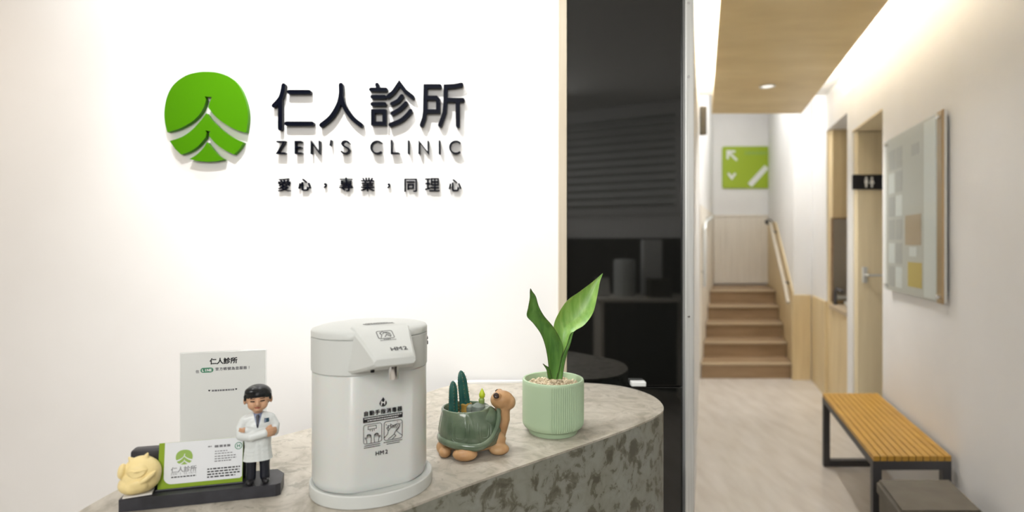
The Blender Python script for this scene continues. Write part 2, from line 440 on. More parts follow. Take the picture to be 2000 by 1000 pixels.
# recess with the beige door
bm = bmesh.new()
x0 = RX(3.54) + .14; x1 = RX(4.25) + 1.0
bbox(bm, x0, x1, 3.44, 3.54, 0, 2.25); bbox(bm, x1, x1 + .1, 3.44, 4.35, 0, 2.25); bbox(bm, RX(4.25) + .141, x1, 4.251, 4.35, 0, 2.25)
struct(from_bm('wall_door_recess', bm, 'wall'))
struct(prism('ceiling_door_recess', [(RX(3.542) + .001, 3.542, 2.238), (x1, 3.542, 2.238), (x1, 4.248, 2.238), (RX(4.248) + .001, 4.248, 2.238)], (0, 0, .011), 'doorbeige'))
dr = struct(box('door_1', RX(4.25) + .012, RX(4.25) + .90, 4.205, 4.249, 0.005, 2.236, 'doorbeige', bevel=.003))
hx, hz = P(1689, 537, 4.2).x, P(1689, 537, 4.2).z
bm = bmesh.new(); bbox(bm, hx - .02, hx + .02, 4.196, 4.204, hz - .06, hz + .06, bevel=.003); addtube(bm, [(hx, 4.20, hz), (hx, 4.15, hz)], .009); addtube(bm, [(hx - .005, 4.15, hz), (hx + .11, 4.15, hz)], .009)
from_bm('door_handle', bm, 'alu', dr, smooth=50)
# wash-basin recess: oak side and back
bm = bmesh.new()
x2 = RX(4.4) + .85
bbox(bm, RX(5.13) + .012, x2, 5.05, 5.13, 0, 2.42); bbox(bm, x2, x2 + .08, 4.36, 5.13, 0, 2.42)
struct(from_bm('wall_basin_recess', bm, 'woodpanel'))
struct(prism('ceiling_basin_recess', [(RX(4.4) + .14, 4.40, 2.42), (x2, 4.40, 2.42), (x2, 5.05, 2.42), (RX(5.05) + .14, 5.05, 2.42)], (0, 0, .05), 'ceil'))
# oak dado on the corridor wall and stair wall
bm = bmesh.new()
addprism(bm, [(RX(5.13) - .015, 5.125, 0), (RX(5.13) + .011, 5.125, 0), (RX(5.78) - .001, 5.765, 0), (RX(5.78) - .015, 5.765, 0)], (0, 0, .87))
addprism(bm, [(SX(5.76) - .015, 5.763, 0), (RX(5.76) - .016, 5.763, 0), (RX(5.76) - .016, 5.779, 0), (SX(5.76) - .015, 5.779, 0)], (0, 0, .87))
addprism(bm, [(SX(5.78) - .014, 5.78, 0), (SX(5.78) - .014, 5.78, .90), (SX(7.1) - .014, 7.1, 1.66), (SX(8) - .014, 7.985, 1.72), (SX(8) - .014, 7.985, 0)], (.013, 0, 0))
struct(from_bm('trim_3', bm, 'woodpanel'))
# grey panel at the back of the landing and along the left side
bm = bmesh.new()
n_b = 9
xa, xb = LX(8.0) + .0, SX(8.0) - .02
fp = struct(box('trim_4', xa, xb, 7.97, 7.999, .83, 1.80, 'greywash'))
for i in range(n_b):
    a = xa + (xb - xa) * i / n_b; b_ = xa + (xb - xa) * (i + 1) / n_b
    box('panel', a + .001, b_ - .001, 7.958, 7.9695, .835, 1.775, 'greywash', fp, bevel=.001)
prism('cap', [(xa, 7.95, 1.776), (xb, 7.95, 1.776), (xb, 7.9695, 1.776), (xa, 7.9695, 1.776)], (0, 0, .024), 'greywash', fp)
prism('panel', [(LX(5.85) + .001, 5.85, 0), (LX(5.85) + .016, 5.85, 0), (LX(7.95) + .016, 7.95, 0), (LX(7.95) + .001, 7.95, 0)], (0, 0, 1.80), 'greywash', fp)
# stairs
bm = bmesh.new()
RIS, RUN, D0 = .162, .315, 5.83
st = empty('staircase', (0, 0, 0)); struct(st)
for i in range(5):
    a, b_ = D0 + i * RUN, (D0 + (i + 1) * RUN if i < 4 else 7.95)
    z1 = RIS * (i + 1)
    g = .018
    prism('step', [(LX(a) + g, a, z1 - RIS), (SX(a) - g, a, z1 - RIS), (SX(b_) - g, b_, z1 - RIS), (LX(b_) + g, b_, z1 - RIS)], (0, 0, RIS - .022), 'stairwood', st)
    prism('tread', [(LX(a) + g, a + .021, z1 - .0215), (SX(a) - g, a + .021, z1 - .0215), (SX(b_) - g, b_ - .001, z1 - .0215), (LX(b_) + g, b_ - .001, z1 - .0215)], (0, 0, .0215), 'stairwood', st)
    prism('nosing', [(LX(a) + g, a - .018, z1 - .0215), (SX(a) - g, a - .018, z1 - .0215), (SX(a) - g, a + .020, z1 - .0215), (LX(a) + g, a + .020, z1 - .0215)], (0, 0, .0218), 'nosing', st)
# dropped oak ceiling raft with LED coves
def raft(d, a): return (a + K * d, d)
PZ = 2.50
DA, DB = 1.85, 4.78
pts = [raft(DA, .089), raft(DA, .849), raft(DB, .849), raft(DB, .089)]
rf = empty('ceiling_raft', (0, 0, 0)); struct(rf)
prism('panel', [(x, y, PZ) for x, y in pts], (0, 0, .03), 'woodceil', rf)
bm = bmesh.new()
for a0, a1 in ((.089, .101), (.837, .849)):
    addprism(bm, [(*raft(DA, a0), PZ + .0301), (*raft(DA, a1), PZ + .0301), (*raft(DB, a1), PZ + .0301), (*raft(DB, a0), PZ + .0301)], (0, 0, .035))
from_bm('edge_lip', bm, 'woodceil', rf)
for hgd in (2.3, 4.4):
    bm = bmesh.new()
    for a0 in (.3, .65):
        addtube(bm, [(a0 + K * hgd, hgd, PZ + .03), (a0 + K * hgd, hgd, CH)], .008)
    from_bm('hanger', bm, 'steel', rf)
for a0, a1 in ((.13, .16), (.78, .81)):
    prism('led_strip', [(*raft(DA + .05, a0), PZ + .0305), (*raft(DA + .05, a1), PZ + .0305), (*raft(DB - .05, a1), PZ + .0305), (*raft(DB - .05, a0), PZ + .0305)], (0, 0, .012), 'led', rf)
# floor-level grey box: projecting sign on the left corridor wall
bx = P(1362, 237, 4.6)
b1 = box('wall_sign', LX(4.6) + .004, LX(4.6) + .052, 4.56, 4.60, bx.z - .115, bx.z + .115, 'greyfab', bevel=.004)
tag(b1, 'small grey projecting plate high on the white corridor wall', 'sign')

# ------------------------------------------------------------------ reception counter
CZ = .98
outline = [(-.152, 1.690), (.06, 1.700), (.214, 1.695), (.320, 1.655), (.378, 1.575), (.393, 1.485), (.372, 1.400), (.29, 1.302), (.164, 1.188), (.04, 1.083), (-.076, .981), (-.17, .892),
           (-.33, .735), (-.46, .625), (-.57, .60), (-.645, .68), (-.672, .80), (-.676, .93), (-.648, 1.045), (-.580, 1.145), (-.449, 1.290), (-.30, 1.485)]
ol = [Vector((p.x, p.y, 0)) for p in catmull([(x, y, 0) for x, y in outline], 6, True)]
ct = empty('reception_counter', (-.1, 1.15, 0))
tag(ct, 'curved reception counter with beige stone-look top and mottled grey front', 'counter')
off = Vector((-.1, 1.15, 0))
cpl = [p - off for p in ol]
cc = sum(cpl, Vector()) / len(cpl)
prism('countertop', [p + Vector((0, 0, CZ - .004)) for p in cpl], (0, 0, .004), 'counter', ct)
prism('body', [p + Vector((0, 0, 0)) + (cc - p).normalized() * .0008 for p in cpl], (0, 0, CZ - .0041), 'counterfront', ct, smooth=30)
# white strip standing in for the bright gap at the wall, and the small white block by the glass
a, b_ = P(888, 746, 1.69), P(1021, 753, 1.69)
s1 = prism('bright_gap_strip', [(a.x, 1.678, CZ + .0003), (b_.x, 1.694, CZ + .0003), (b_.x, 1.7025, CZ + .0003), (a.x, 1.700, CZ + .0003)], (0, 0, .006), 'whiteprint')
tag(s1, 'thin white strip standing in for the bright gap between counter and wall', 'strip')
c = P(1244, 757, 1.66)
s2 = box('door_stop', c.x - .022, c.x + .022, 1.688, 1.7125, CZ - .006, CZ + .0075, 'whiteprint', bevel=.002)
s2.data.transform(Matrix.Translation((.012, 0, -.004))); tag(s2, 'small white block fixed to the black glass behind the counter', 'block')

# ------------------------------------------------------------------ raised sign on the wall
LT = .016; FD = WD - LT - .003
wpl = Plane((0, WD - .003, CAMZ), (1, 0, 0), (0, 0, 1))           # print plane of the sign wall
def WU(px, py): return ((px - HX) / F * FD, -(py - HY) / F * FD)
def crop(sx, ox, oy): return lambda p: WU(ox + p[0] / sx, oy + p[1] / sx)
def curve2(pts, k=6): return [(q.x, q.y) for q in catmull([(p[0], p[1], 0) for p in pts], k)]
px_m = FD / F
def sign_piece(name, lst, wpx, label, group=None, mp=None, m='navy'):
    o = strokes(name, wpl, [(('loop', [mp(p) for p in s[1]]) if s[0] == 'loop' else [mp(p) for p in curve2(s)] if len(s) > 2 and s[0] != 'poly' else [mp(p) for p in (s[1] if s[0] == 'poly' else s)]) for s in lst], wpx * px_m, LT, m)
    tag(o, label, 'letter', group); return o
c7 = crop(8.332, 530, 150); c8 = crop(8.333, 710, 150)
G1 = 'large raised characters of the clinic name'
sign_piece('raised_character', [[(195, 135), (180, 230), (140, 350), (35, 470)], [(140, 380), (140, 840)], [(285, 245), (612, 245)], [(245, 760), (660, 760)]], 8.3, 'raised navy-black character 仁, beginning the large clinic name on the wall', G1, c7)
sign_piece('raised_character', [[(1130, 130), (1130, 290), (1085, 460), (970, 650), (812, 785)], [(1135, 330), (1185, 480), (1310, 665), (1455, 785)]], 8.8, 'raised navy-black character 人 of two splayed strokes in the large clinic name', G1, c7)
sign_piece('raised_character', [[(218, 125), (238, 195)], [(118, 205), (362, 205)], [(142, 325), (342, 325)], [(142, 442), (342, 442)], ('loop', [(152, 558), (338, 558), (338, 758), (152, 758)]),
    ('poly', [(400, 318), (490, 240), (582, 105), (680, 235), (800, 330)]), [(462, 440), (560, 388), (622, 312)], [(466, 595), (590, 525), (690, 428)], [(438, 780), (600, 712), (700, 630), (764, 552)]], 7.6, 'raised navy-black character 診, densest of the four in the clinic name', G1, c8)
sign_piece('raised_character', [('poly', [(1240, 150), (1008, 150), (1004, 330), (1000, 560), (985, 670), (945, 785)]), ('poly', [(1010, 338), (1180, 338), (1213, 372), (1213, 560), (1015, 560)]),
    ('poly', [(1595, 125), (1480, 148), (1336, 155), (1332, 400), (1318, 580), (1245, 785)]), [(1340, 375), (1615, 375)], [(1530, 380), (1535, 795)]], 8.0, 'raised navy-black character 所, ending the large clinic name on the wall', G1, c8)
c2 = crop(3.705, 510, 130)
G2 = 'thin raised Latin letters of the clinic name'
def arc(cx, cy, r, a0, a1, n=12, ry=None): return ('poly', [(cx + r * math.cos(math.radians(a0 + (a1 - a0) * i / n)), cy + (ry or r) * math.sin(math.radians(a0 + (a1 - a0) * i / n))) for i in range(n + 1)])
def lat(lst, label): sign_piece('raised_letter', lst, 3.0, label, G2, c2)
def poly(*p): return ('poly', list(p))
lat([poly((114, 543), (166, 543), (114, 626), (170, 626))], 'thin raised letter Z, first of the Latin clinic name')
lat([poly((288, 543), (247, 543), (247, 626), (290, 626)), poly((247, 584), (284, 584))], 'thin raised letter E after the Z of the Latin name')
lat([poly((361, 628), (361, 543), (420, 626), (420, 541))], 'thin raised letter N before the apostrophe in the Latin name')
lat([poly((505, 535), (499, 568))], 'tiny raised apostrophe between N and S of the Latin name')
lat([('poly', [(634, 553), (622, 541), (606, 538), (590, 544), (583, 557), (590, 570), (608, 580), (626, 590), (635, 604), (628, 620), (610, 629), (592, 626), (580, 614)])], 'thin raised letter S following the apostrophe')
lat([arc(838, 584, 44, -50, -310)], 'thin raised letter C beginning the second Latin word')
lat([poly((942, 535), (942, 626), (994, 626))], 'thin raised letter L after the first C of the second word')
lat([poly((1066, 538), (1066, 628))], 'thin raised letter I between L and N')
lat([poly((1143, 628), (1143, 543), (1208, 626), (1208, 541))], 'thin raised letter N between the two letters I')
lat([poly((1290, 538), (1290, 628))], 'thin raised letter I between N and the last C')
lat([arc(1409, 584, 44, -50, -310)], 'thin raised letter C ending the Latin clinic name')
G3 = 'small raised characters of the slogan'
for ch, cx, cy, fit, lab in [('愛', 157, 853, 94, 'small raised character 愛, first of the slogan line'), ('心', 305, 853, 84, 'small raised character 心 next to 愛 in the slogan'), ('，', 455, 858, 32, 'tiny raised comma closing the first two slogan characters'),
        ('專', 607, 850, 98, 'small raised character 專 between comma and 業'), ('業', 763, 850, 98, 'small raised character 業 after 專 in the slogan'), ('，', 918, 860, 32, 'tiny raised comma just before the last three slogan characters'),
        ('同', 1077, 856, 94, 'small raised character 同 like an open box in the slogan'), ('理', 1235, 852, 94, 'small raised character 理 between 同 and the final 心'), ('心', 1400, 856, 84, 'small raised character 心, last of the slogan line')]:
    bm = bmesh.new(); u, v = c2((cx, cy)); k = px_m / 3.705
    addglyph(bm, wpl, ch, u, v, 1, 0.0, .007, .9 * k if ch not in '心，' else 2.2 * k, 1.0, fit * k)
    me = bpy.data.meshes.new('raised_character'); bm.to_mesh(me); bm.free()
    tag(link('raised_character', me, 'navy'), lab, 'letter', G3)
# round emblem: three green leaf-like plates
c1 = crop(3.571, 300, 120)
em = empty('clinic_emblem', (WU(403, 318)[0], WD, CAMZ + WU(403, 318)[1]))
tag(em, 'round green emblem of three raised tree-like plates left of the sign characters', 'emblem')
crown = curve2([(95, 493), (78, 420), (75, 340), (95, 240), (140, 160), (220, 100), (300, 76), (370, 71), (450, 78), (530, 108), (590, 163), (630, 240), (655, 330), (658, 410), (646, 497)], 5) + curve2([(646, 497), (570, 475), (490, 430), (425, 378), (380, 320)], 4)[1:] + [(390, 285), (406, 248), (357, 243)] + curve2([(365, 268), (352, 315), (318, 372), (260, 425), (180, 468), (95, 493)], 4)[:-1]
mid = curve2([(112, 555), (200, 525), (270, 475), (330, 410), (368, 360)], 4) + curve2([(368, 360), (410, 415), (480, 480), (560, 535), (628, 563)], 4)[1:] + curve2([(628, 563), (600, 608), (560, 649)], 3)[1:] + curve2([(560, 649), (490, 615), (430, 570), (386, 520)], 4)[1:] + [(387, 503), (395, 487), (360, 480), (368, 500)] + curve2([(362, 530), (310, 590), (250, 630), (190, 649)], 4) + [(150, 610)]
low = curve2([(250, 680), (300, 650), (345, 605), (372, 562)], 4) + curve2([(372, 562), (410, 610), (450, 655), (495, 683)], 4)[1:] + [(440, 695), (370, 699), (300, 694)]
def plate(pts): return [wpl.at(*c1(p)) - em.location for p in pts]
for pts in (crown, mid, low):
    bm = bmesh.new(); addprism(bm, plate(pts), wpl.N * LT); from_bm('plate', bm, 'green', em)

# ------------------------------------------------------------------ hand sanitiser dispenser
DP = Vector((-.2457, .985, CZ)); FI = math.radians(30)
ds = empty('soap_dispenser', DP, FI)
tag(ds, 'white automatic hand sanitiser dispenser with a milky tank on the counter', 'dispenser')
def ringd(rx, ry, z, flat=None, n=72, oy=0.0):
    out = []
    for k in range(n):
        a = 2 * PI * k / n; x = rx * math.cos(a); y = ry * math.sin(a)
        if flat and y < -flat: 
            y = -flat - (-flat - y) * .10
        out.append(Vector((x, y + oy, z)))
    return out
# base with a raised rim and sloping dish
bs = [ringd(.100, .088, .000, oy=-.006), ringd(.1035, .0915, .001, oy=-.006), ringd(.1045, .0925, .012, oy=-.006), ringd(.1040, .0920, .0200, oy=-.006), ringd(.1025, .0905, .0215, oy=-.006), ringd(.1000, .088, .0205, oy=-.006), ringd(.092, .078, .0150, oy=-.001), ringd(.070, .060, .0140), ringd(.03, .03, .0140)]
loft('base', bs, 'whiteplastic', ds)
TR = (.0985, .080); FL = .0690
loft('tank', [ringd(.092, .073, .0145, FL - .006, oy=.004), ringd(.0955, .077, .0175, FL - .003, oy=.004), ringd(*TR, .030, FL, oy=.004), ringd(*TR, .2045, FL, oy=.004), ringd(.096, .078, .2058, FL, oy=.004)], 'tank', ds)
HR = (.1000, .0820)
loft('head', [ringd(.0985, .080, .2060, FL + .002, oy=.004), ringd(*HR, .2075, FL + .002, oy=.004), ringd(*HR, .2622, FL + .002, oy=.004), ringd(.0985, .080, .2632, FL + .002, oy=.004)], 'whiteplastic', ds)
loft('lid', [ringd(.0985, .080, .2636, FL + .002, oy=.004), ringd(*HR, .2648, FL + .002, oy=.004), ringd(*HR, .2720, FL + .002, oy=.004), ringd(.098, .0800, .2755, FL + .001, oy=.004), ringd(.088, .072, .2785, FL - .004, oy=.004), ringd(.06, .05, .2820, oy=.004), ringd(.02, .017, .2830, oy=.004)], 'whiteplastic', ds, smooth=50)
FL -= .004
# sloping beak
bmk = bmesh.new()
rows = []
for (yy, zt, wt, zb, wb) in [(-.046, .2825, .050, .2085, .060), (-.058, .2810, .0490, .2095, .059), (-.078, .2710, .0445, .214, .051), (-.098, .2605, .0400, .2205, .043), (-.118, .2497, .036, .2265, .0375), (-.127, .2445, .0340, .2295, .0350), (-.1295, .2420, .0330, .2315, .0336)]:
    r = .004
    rows.append([Vector((-wt + r, yy, zt)), Vector((wt - r, yy, zt)), Vector((wt, yy, zt - r)), Vector((wb, yy, zb + r)), Vector((wb - r, yy, zb)), Vector((-wb + r, yy, zb)), Vector((-wb, yy, zb + r)), Vector((-wt, yy, zt - r))])
addloft(bmk, rows)
bk = from_bm('spout_hood', bmk, 'whiteplastic', ds, smooth=32)
sp = lathe('nozzle', [(.0075, .205), (.0078, .2055), (.0078, .2265), (.004, .227)], 'chrome', ds, 24); sp.data.transform(Matrix.Translation((.004, -.108, 0)))
lathe('sensor', [(.0030, .2160), (.0034, .2165), (.0034, .2205), (.001, .221)], 'blackplastic', ds, 16).data.transform(Matrix.Translation((-.026, -.096, 0)))
tp = Plane((0, -FL - .0020, .010), (1, 0, 0), (0, 0, 1))     # print on the tank front
def drop(pl, u, v, r):
    pts = []
    for k in range(20):
        a = -PI * .5 + 2 * PI * k / 20; rr = r
        x, y = r * math.cos(a), r * math.sin(a)
        if y > 0: x *= (1 - (y / r) ** 1.2 * .98); y *= 1.55
        pts.append(pl.at(u + x, v + y, .0002))
    return pts
bm = bmesh.new(); addprism(bm, drop(tp, 0, .1475, .0062), tp.N * .0003); dd = from_bm('drop_logo', bm, 'ink', ds)
strokes('letter', tp, [[(-.0024, .1505), (-.0030, .1440)], [(.0030, .1515), (.0024, .1450)], [(-.0026, .1478), (.0026, .1482)]], .0014, .0002, 'whiteprint', dd, h0=.0006)
text('print', tp, '自動手指消毒器', 0, .1335, .0086, 'ink', ds, pitch=.0094, h0=.0004, bold=.0003)
bm = bmesh.new(); addprism(bm, [tp.at(*p, .0002) for p in ((-.033, .119), (.033, .119), (.033, .1275), (-.033, .1275))], tp.N * .0003); bd = from_bm('print_band', bm, 'ink', ds)
dashes('print', tp, [(-.031, .031, .1252, .0013, .0032), (-.026, .026, .1215, .0013, .0032)], 'whiteprint', bd, h0=.0006)
def rrect(u0, u1, v0, v1, r, n=4):
    out = []
    for cx, cy, a0 in ((u1 - r, v1 - r, 0), (u0 + r, v1 - r, 90), (u0 + r, v0 + r, 180), (u1 - r, v0 + r, 270)):
        for k in range(n + 1):
            a = math.radians(a0 + 90 * k / n); out.append((cx + r * math.cos(a), cy + r * math.sin(a)))
    return out
def hand(u, v, s, flip=1):
    """outline of an open hand, fingers up"""
    q = [(-.5, -1), (-.55, -.2), (-.95, .15), (-.85, .35), (-.5, .1), (-.48, .75), (-.3, .78), (-.25, .15), (-.24, .95), (-.04, .97), (0, .15), (.02, .9), (.22, .88), (.24, .12), (.28, .68), (.46, .64), (.5, -.2), (.42, -1)]
    return [(u + flip * x * s, v + y * s) for x, y in q]
strokes('pictogram', tp, [('loop', rrect(-.0325, -.0025, .0845, .1155, .004)), ('loop', [(-.025, .1075), (-.0115, .1075), (-.0115, .1125), (-.025, .1125)]), hand(-.0235, .0925, .0072, 1), hand(-.0115, .0925, .0072, -1), [(-.0215, .1065), (-.0215, .1045)], [(-.0182, .1065), (-.0182, .1038)], [(-.015, .1065), (-.015, .1045)]], .0007, .0002, 'ink', ds, h0=.0004)
strokes('pictogram', tp, [('loop', rrect(.0015, .0325, .0845, .1155, .004)), [(.0020, .0895), (.0075, .0950), (.0085, .1000), (.0155, .1065), (.0235, .1095), (.0285, .1085), (.0275, .1045), (.0215, .0985), (.0185, .0930), (.0125, .0885), (.0085, .0865)],
     [(.0285, .1060), (.0255, .1005), (.0225, .0975)], [(.0255, .1075), (.0215, .1025)], [(.0225, .1085), (.0185, .1035)], [(.0195, .1085), (.0155, .1035)], [(.0085, .1000), (.0060, .1050), (.0090, .1065)], [(.0095, .1030), (.0080, .1085), (.0120, .1080)], [(.0130, .1050), (.0125, .1105), (.0160, .1080)], [(.0225, .0975), (.0320, .0890)], [(.0185, .0930), (.0215, .0900), (.0155, .0855)], [(.0050, .1100), (.0052, .1108)], [(.0240, .1125), (.0243, .1130)], [(.0300, .1095), (.0305, .1097)]], .0008, .0002, 'ink', ds, h0=.0004)
dashes('print', tp, [(-.031, -.005, .0815, .0012, .0024), (-.0315, -.005, .0783, .0012, .0024), (.001, .0325, .0815, .0012, .0024), (.006, .028, .0783, .0012, .0024)], 'ink', ds, h0=.0004)
text('print', tp, 'HM2', -.002, .066, .0095, 'ink', ds, pitch=.0076, h0=.0004, bold=.0002)
# print on the hood slope
p0, p1 = Vector((0, -.058, .2810)), Vector((0, -.127, .2445))
hp = Plane((p0 + p1) / 2 + Vector((0, -.0003, .0006)), (1, 0, 0), (p0 - p1))
text('print', hp, 'HM2', .012, -.0225, .0120, 'ink', bk, pitch=.0098, h0=.0006, bold=.0003, sx=1.1)
strokes('pictogram', hp, [('loop', rrect(-.013, .013, .006, .026, .003)), [(-.009, .008), (-.006, .015), (-.008, .021), (-.003, .024), (.003, .020), (.009, .014), (.007, .009)], [(-.002, .010), (.002, .016), (.007, .011)], [(-.004, .018), (.0, .022), (.005, .022), (.009, .018)]], .0009, .0002, 'ink', bk, h0=.0006)
dashes('print', hp, [(-.006, .006, .0035, .0012, .003), (-.012, .014, .0012, .0008, .003)], 'ink', bk, h0=.0006)
lpn = Plane((.004, -.026, .2825), (1, 0, 0), (0, 1, .0))
dashes('print', lpn, [(-.020, .018, .006, .002, .004), (-.026, .026, -.0015, .0042, .0045), (-.024, .026, -.010, .0022, .0028)], 'ink', ds, h0=.0003)
# switch, socket and knob on the head's side
sd = Vector((math.cos(math.radians(-14)), math.sin(math.radians(-14)), 0))
pr = Vector((HR[0] * math.cos(math.radians(-16)), HR[1] * math.sin(math.radians(-16)) + .004, .237))
bm = bmesh.new(); addtube(bm, [pr + Vector((0, 0, .004)) - sd * .002, pr + Vector((0, 0, .004)) + sd * .0012], [.0035, .0035], 14); from_bm('socket', bm, 'blackplastic', ds, smooth=40)
bm = bmesh.new(); bbox(bm, -.0015, .0012, -.006, .006, -.0025, .0025, Matrix.Translation(pr + Vector((0, 0, .013))) @ Matrix.Rotation(math.radians(-18), 4, 'Z'), bevel=.001); from_bm('switch', bm, 'blackplastic', ds)
pk = Vector((HR[0] * .995, HR[1] * .05 + .004, .241))
tube('knob', [pk - Vector((.002, 0, 0)), pk + Vector((.005, 0, 0)), pk + Vector((.0058, 0, 0))], [.0058, .0058, .004], 'blackplastic', ds, 18)

# ------------------------------------------------------------------ tortoise planter with cacti
M['glaze'] = noise_mat('green_glaze', [(0.3, (.065, .10, .06)), (0.55, (.11, .15, .095)), (0.75, (.165, .20, .135))], 22, 5, 0.12, coat=.4)
M['terracotta'] = noise_mat('orange_clay', [(0.3, (.37, .20, .085)), (0.55, (.47, .275, .13)), (0.75, (.54, .345, .18))], 28, 5, 0.42)
M['brownclay'] = mat('dark_brown_glaze', (.035, .02, .014), 0.2)
M['soil'] = noise_mat('brown_potting_soil', [(0.3, (.04, .03, .018)), (0.7, (.13, .095, .05))], 120, 5, 0.9, bump=.6, bscale=300)
M['cactus'] = noise_mat('blue_green_cactus', [(0.3, (.012, .075, .065)), (0.7, (.03, .13, .10))], 40, 4, 0.35)
M['cactusgrey'] = noise_mat('grey_green_cactus', [(0.3, (.12, .15, .13)), (0.7, (.22, .25, .21))], 60, 4, 0.5)
M['stock'] = noise_mat('yellow_brown_cactus_stem', [(0.3, (.30, .17, .03)), (0.7, (.50, .33, .07))], 70, 4, 0.6)
M['bud'] = mat('yellow_green_bud', (.48, .58, .03), 0.35)
M['budgreen'] = mat('pale_green_cactus', (.26, .36, .11), 0.5)
TP = Vector((-.080, 1.140, CZ)); TRZ = math.radians(6)
tu = empty('tortoise_planter', TP, TRZ)
tag(tu, 'glazed green and orange tortoise planter holding small cacti', 'planter')
def shell_ring(z, rx, ry, relief, n=144, cx=-.008):
    out = []
    for k in range(n):
        a = 2 * PI * k / n; r = 1.0
        if relief:
            t = ((a / (2 * PI) * 9 + .22) % 1.0); e = min(t, 1 - t)
            r -= .060 * math.exp(-(e / .03) ** 2) * relief
            r += .014 * math.exp(-((e - .22) / .05) ** 2) * relief
        out.append(Vector((cx + rx * r * math.cos(a), ry * r * math.sin(a), z)))
    return out
sh = [shell_ring(.016, .050, .044, 0, cx=-.002), shell_ring(.024, .060, .052, 0, cx=-.001), shell_ring(.034, .0635, .055, .6, cx=-.003), shell_ring(.046, .0635, .055, 1, cx=-.005), shell_ring(.060, .0595, .0525, 1, cx=-.007), shell_ring(.072, .0545, .049, .8, cx=-.010),
      shell_ring(.081, .0505, .046, .3, cx=-.012), shell_ring(.0875, .0495, .0445, 0, cx=-.0135), shell_ring(.0900, .0480, .043, 0, cx=-.0135), shell_ring(.0902, .0455, .0405, 0, cx=-.0135), shell_ring(.0880, .0435, .039, 0, cx=-.0135), shell_ring(.070, .0425, .038, 0, cx=-.0135), shell_ring(.060, .040, .036, 0, cx=-.0135)]
loft('shell', sh, 'glaze', tu, smooth=60)
loft('soil', [shell_ring(.0605, .0405, .0365, 0, cx=-.0135), shell_ring(.0715, .0415, .037, 0, cx=-.0135), shell_ring(.0735, .02, .018, 0, cx=-.0135)], 'soil', tu)
bm = bmesh.new()
sk = [Vector((-.001 + (.0655 - .012 * max(0, math.cos(2 * PI * k / 60)) ** 4) * math.cos(2 * PI * k / 60), .0565 * math.sin(2 * PI * k / 60), .026 + .058 * max(0, math.cos(2 * PI * k / 60)) ** 2.6 + .006 * max(0, -math.cos(2 * PI * k / 60)))) for k in range(61)]
rings = []
for i, p in enumerate(sk):
    o_ = Vector((p.x, p.y, 0)).normalized(); wv = 1 + .12 * math.sin(i * PI * .8)
    rings.append([p + o_ * (.0050 * math.cos(t)) * wv + Vector((0, 0, .0075 * math.sin(t))) for t in [2 * PI * k / 12 for k in range(12)]])
addloft(bm, rings, caps=False); from_bm('shell_rim', bm, 'glaze', tu, smooth=60)
blob('shell_collar', [('e', (.029, 0, .060), (.0265, .037, .0310)), ('e', (.022, 0, .068), (.026, .038, .022))], 'glaze', tu, .0025, 3)
from mathutils.bvhtree import BVHTree
def bvh_of(o):
    me = o.data; return BVHTree.FromPolygons([v.co for v in me.vertices], [tuple(p.vertices) for p in me.polygons])
tbv = bvh_of([c_ for c_ in tu.children if c_.name.startswith('shell')][0])
for cx, hw_, sg in ((-.026, .017, 1), (.022, .013, 1)):
    for sc_, rd in ((1.0, .0013), (.62, .0010)):
        pts = []
        for u_, v_ in [(-1, 1), (-1, .2), (-.9, -.6), (-.6, -1), (0, -1.05), (.6, -1), (.9, -.6), (1, .2), (1, 1)]:
            h = tbv.ray_cast(Vector((cx + u_ * hw_ * sc_, -.2, .053 + v_ * .017 * sc_)), Vector((0, 1, 0)))[0]
            if h: pts.append(h)
        if len(pts) > 3: tube('shell_plate_ridge', catmull(pts, 4), rd, 'glaze', tu, 8)
blob('body', [('e', (0, 0, .019), (.056, .047, .013)), ('c', [(.048, 0, .030), (.062, .001, .062), (.061, .002, .090)], [.020, .0150, .0160]),
              ('e', (.060, .002, .101), (.024, .0215, .019)), ('e', (.0745, .001, .0960), (.0135, .0165, .0150)), ('e', (.066, .002, .090), (.0145, .0170, .0130)), ('e', (.050, -.013, .112), (.008, .0065, .008)), ('e', (.056, .017, .112), (.008, .0065, .008)),
              ('e', (-.016, -.050, .0125), (.0245, .020, .0125)), ('e', (-.012, -.043, .019), (.021, .017, .014)), ('e', (.052, -.026, .011), (.0205, .017, .011)), ('e', (.050, -.018, .026), (.016, .015, .018)), ('e', (.052, .034, .011), (.020, .016, .011)),
              ('e', (-.058, -.012, .0145), (.0145, .017, .0145)), ('e', (-.046, .040, .0125), (.02, .017, .0125)), ('e', (-.055, -.030, .010), (.012, .012, .010))], 'terracotta', tu, .0018, 4)
for y, x in ((-.0165, .0475), (.0195, .0540)):
    lathe('eye', [(.0005, -.003), (.005, -.002), (.0062, 0), (.0045, .0022), (.0005, .003)], 'brownclay', tu, 16).data.transform(Matrix.Translation((x, y, .1145)) @ Matrix.Rotation(math.radians(55 if y < 0 else -40), 4, 'X') @ Matrix.Diagonal((1.1, 1, 1, 1)))

